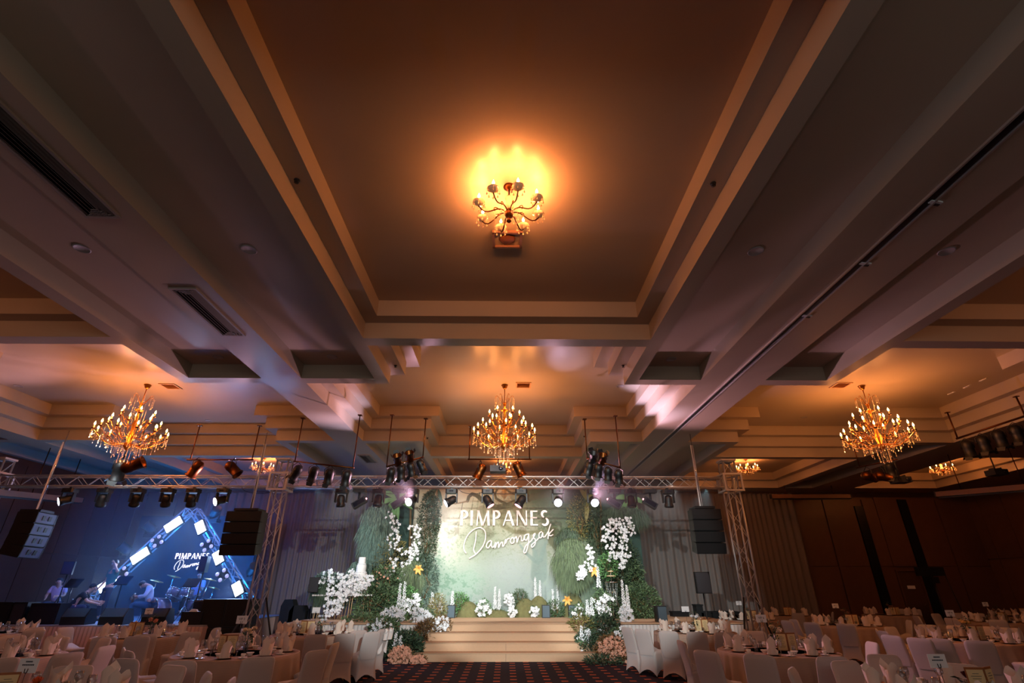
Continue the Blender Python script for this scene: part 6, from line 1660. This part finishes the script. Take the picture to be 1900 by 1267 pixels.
kn = sit(pelvis=(0, .05, .40), waist=(0, -.06, .54), chest=(0, -.2, .72), neck=(0, -.28, .84), head=(0, -.36, .95), sh_l=(.18, -.2, .78), sh_r=(-.18, -.2, .78), el_l=(.24, -.36, .60), wr_l=(.2, -.6, .56), el_r=(-.24, -.36, .58), wr_r=(-.14, -.6, .52),
         hip_l=(.1, .03, .38), hip_r=(-.1, .03, .38), kn_l=(.2, -.38, .46), an_l=(.18, -.2, .09), kn_r=(-.2, -.36, .44), an_r=(-.18, -.18, .09), face=(0, -1, -.3))
pc_ = person('crouching man in a black T-shirt seen from behind at the left monitors', (p.x, 17.3, BZ), R(118), kn, T_black, T_jean)
sc_ = MB()
for q in range(6): sc_.box((-.06 + q * .024, .128, .0), (.014, .004, .03 if q % 2 else .022))
s2 = sc_.obj('shirt_print', M_card, pc_); s2.location = (0, -.075, .70); s2.rotation_euler = (R(-30), 0, 0)
p = at(103, 1115, 18.6)
person('person in a pale top bending behind the keyboard case', (p.x, 18.6, BZ), R(20), sit(), mat('pale_pink_top', (196, 160, 170), rough=.8), T_jean)
# tiny indicator lamps and odd dark shapes at the back left of the floral stage
for px, w_, ytop, lb in ((533, 24, 1112, 'tall rounded dark prop left of the cake table'), (553, 30, 1123, 'wide dark covered box left of the cake table'), (580, 14, 1124, 'narrow dark case beside the speaker pole')):
    p0 = at(px, 1150, 19.8); k = scale_at(19.8, 1); p1 = at(px, ytop, 19.8)
    t = thing('covered_case', lb, 'case', (p0.x, 19.8, 0), 0, 'dark covered equipment left of the cake'); W = w_ * k
    MB().prism([(-W / 2, 0), (W / 2, 0), (W / 2, p1.z * .86), (W * .3, p1.z), (-W * .3, p1.z), (-W / 2, p1.z * .86)], -.2, .2, M=Matrix(((1, 0, 0, 0), (0, 0, 1, 0), (0, 1, 0, 0), (0, 0, 0, 1)))).obj('black_cover', M_blackmat, t)
for px, w_, ytop, lb in ((1298, 12, 1121, 'narrow dark upright case before the right curtain'), (1262, 30, 1134, 'low dark slanted case at the right of the stage'), (1335, 70, 1134, 'wide dark cloth-covered table before the curtain'), (1380, 60, 1138, 'dark covered table beside the right truss tower')):
    p0 = at(px, 1150, 20.8); k = scale_at(20.8, 1); p1 = at(px, ytop, 20.8)
    t = thing('covered_case', lb, 'case', (p0.x, 20.8, 0), 0, 'dark covered equipment right of the stage'); W = w_ * k
    MB().box((0, 0, p1.z / 2), (W, .4, p1.z)).obj('black_cover', M_blackmat, t); MB().box((0, 0, p1.z - .02), (W + .04, .44, .04)).obj('lid', M_blackmat, t)
t = thing('display_stand', 'dark empty television stand before the black wall strip', 'stand', (at(1745, 1120, 23.2).x, 23.2, 0))
MB().box((0, 0, 2.35), (1.2, .1, .34)).obj('screen_box', M_black, t); MB().tube([(.05, 0, .02), (.05, 0, 2.2)], .03, 6).obj('pole', M_black, t); MB().box((.05, 0, .03), (.7, .5, .04)).obj('base', M_black, t); MB().box((.05, -.06, 2.02), (.3, .1, .24)).obj('bracket', M_black, t); MB().tube([(.6, 0, 2.2), (.9, 0, .05)], .02, 5).obj('side_leg', M_black, t)

# thin stage haze hanging over the band
hz = bpy.data.materials.new('stage_haze'); hz.use_nodes = True; nt = hz.node_tree; nt.nodes.clear()
o_ = nt.nodes.new('ShaderNodeOutputMaterial'); vs_ = nt.nodes.new('ShaderNodeVolumeScatter'); vs_.inputs['Density'].default_value = .03; vs_.inputs['Color'].default_value = (.9, .95, 1, 1); vs_.inputs['Anisotropy'].default_value = .2
nt.links.new(vs_.outputs[0], o_.inputs['Volume'])
h_ = MB().box((-11.4, 18.6, 2.9), (6.6, 3.6, 4.1)).obj('stage_haze', hz, None, kind='stuff'); h_['label'] = 'thin haze hanging over the band stage'; h_['category'] = 'haze'

nt = hz.node_tree; hz2 = hz.copy(); hz2.name = 'truss_haze'
for n_ in hz2.node_tree.nodes:
    if n_.type == 'VOLUME_SCATTER': n_.inputs['Density'].default_value = .022
h2 = MB().box((0.3, 15.6, 4.35), (13.4, 3.6, 1.7)).obj('stage_haze', hz2, None, kind='stuff'); h2['label'] = 'thin haze around the lit moving heads on the main truss'; h2['category'] = 'haze'
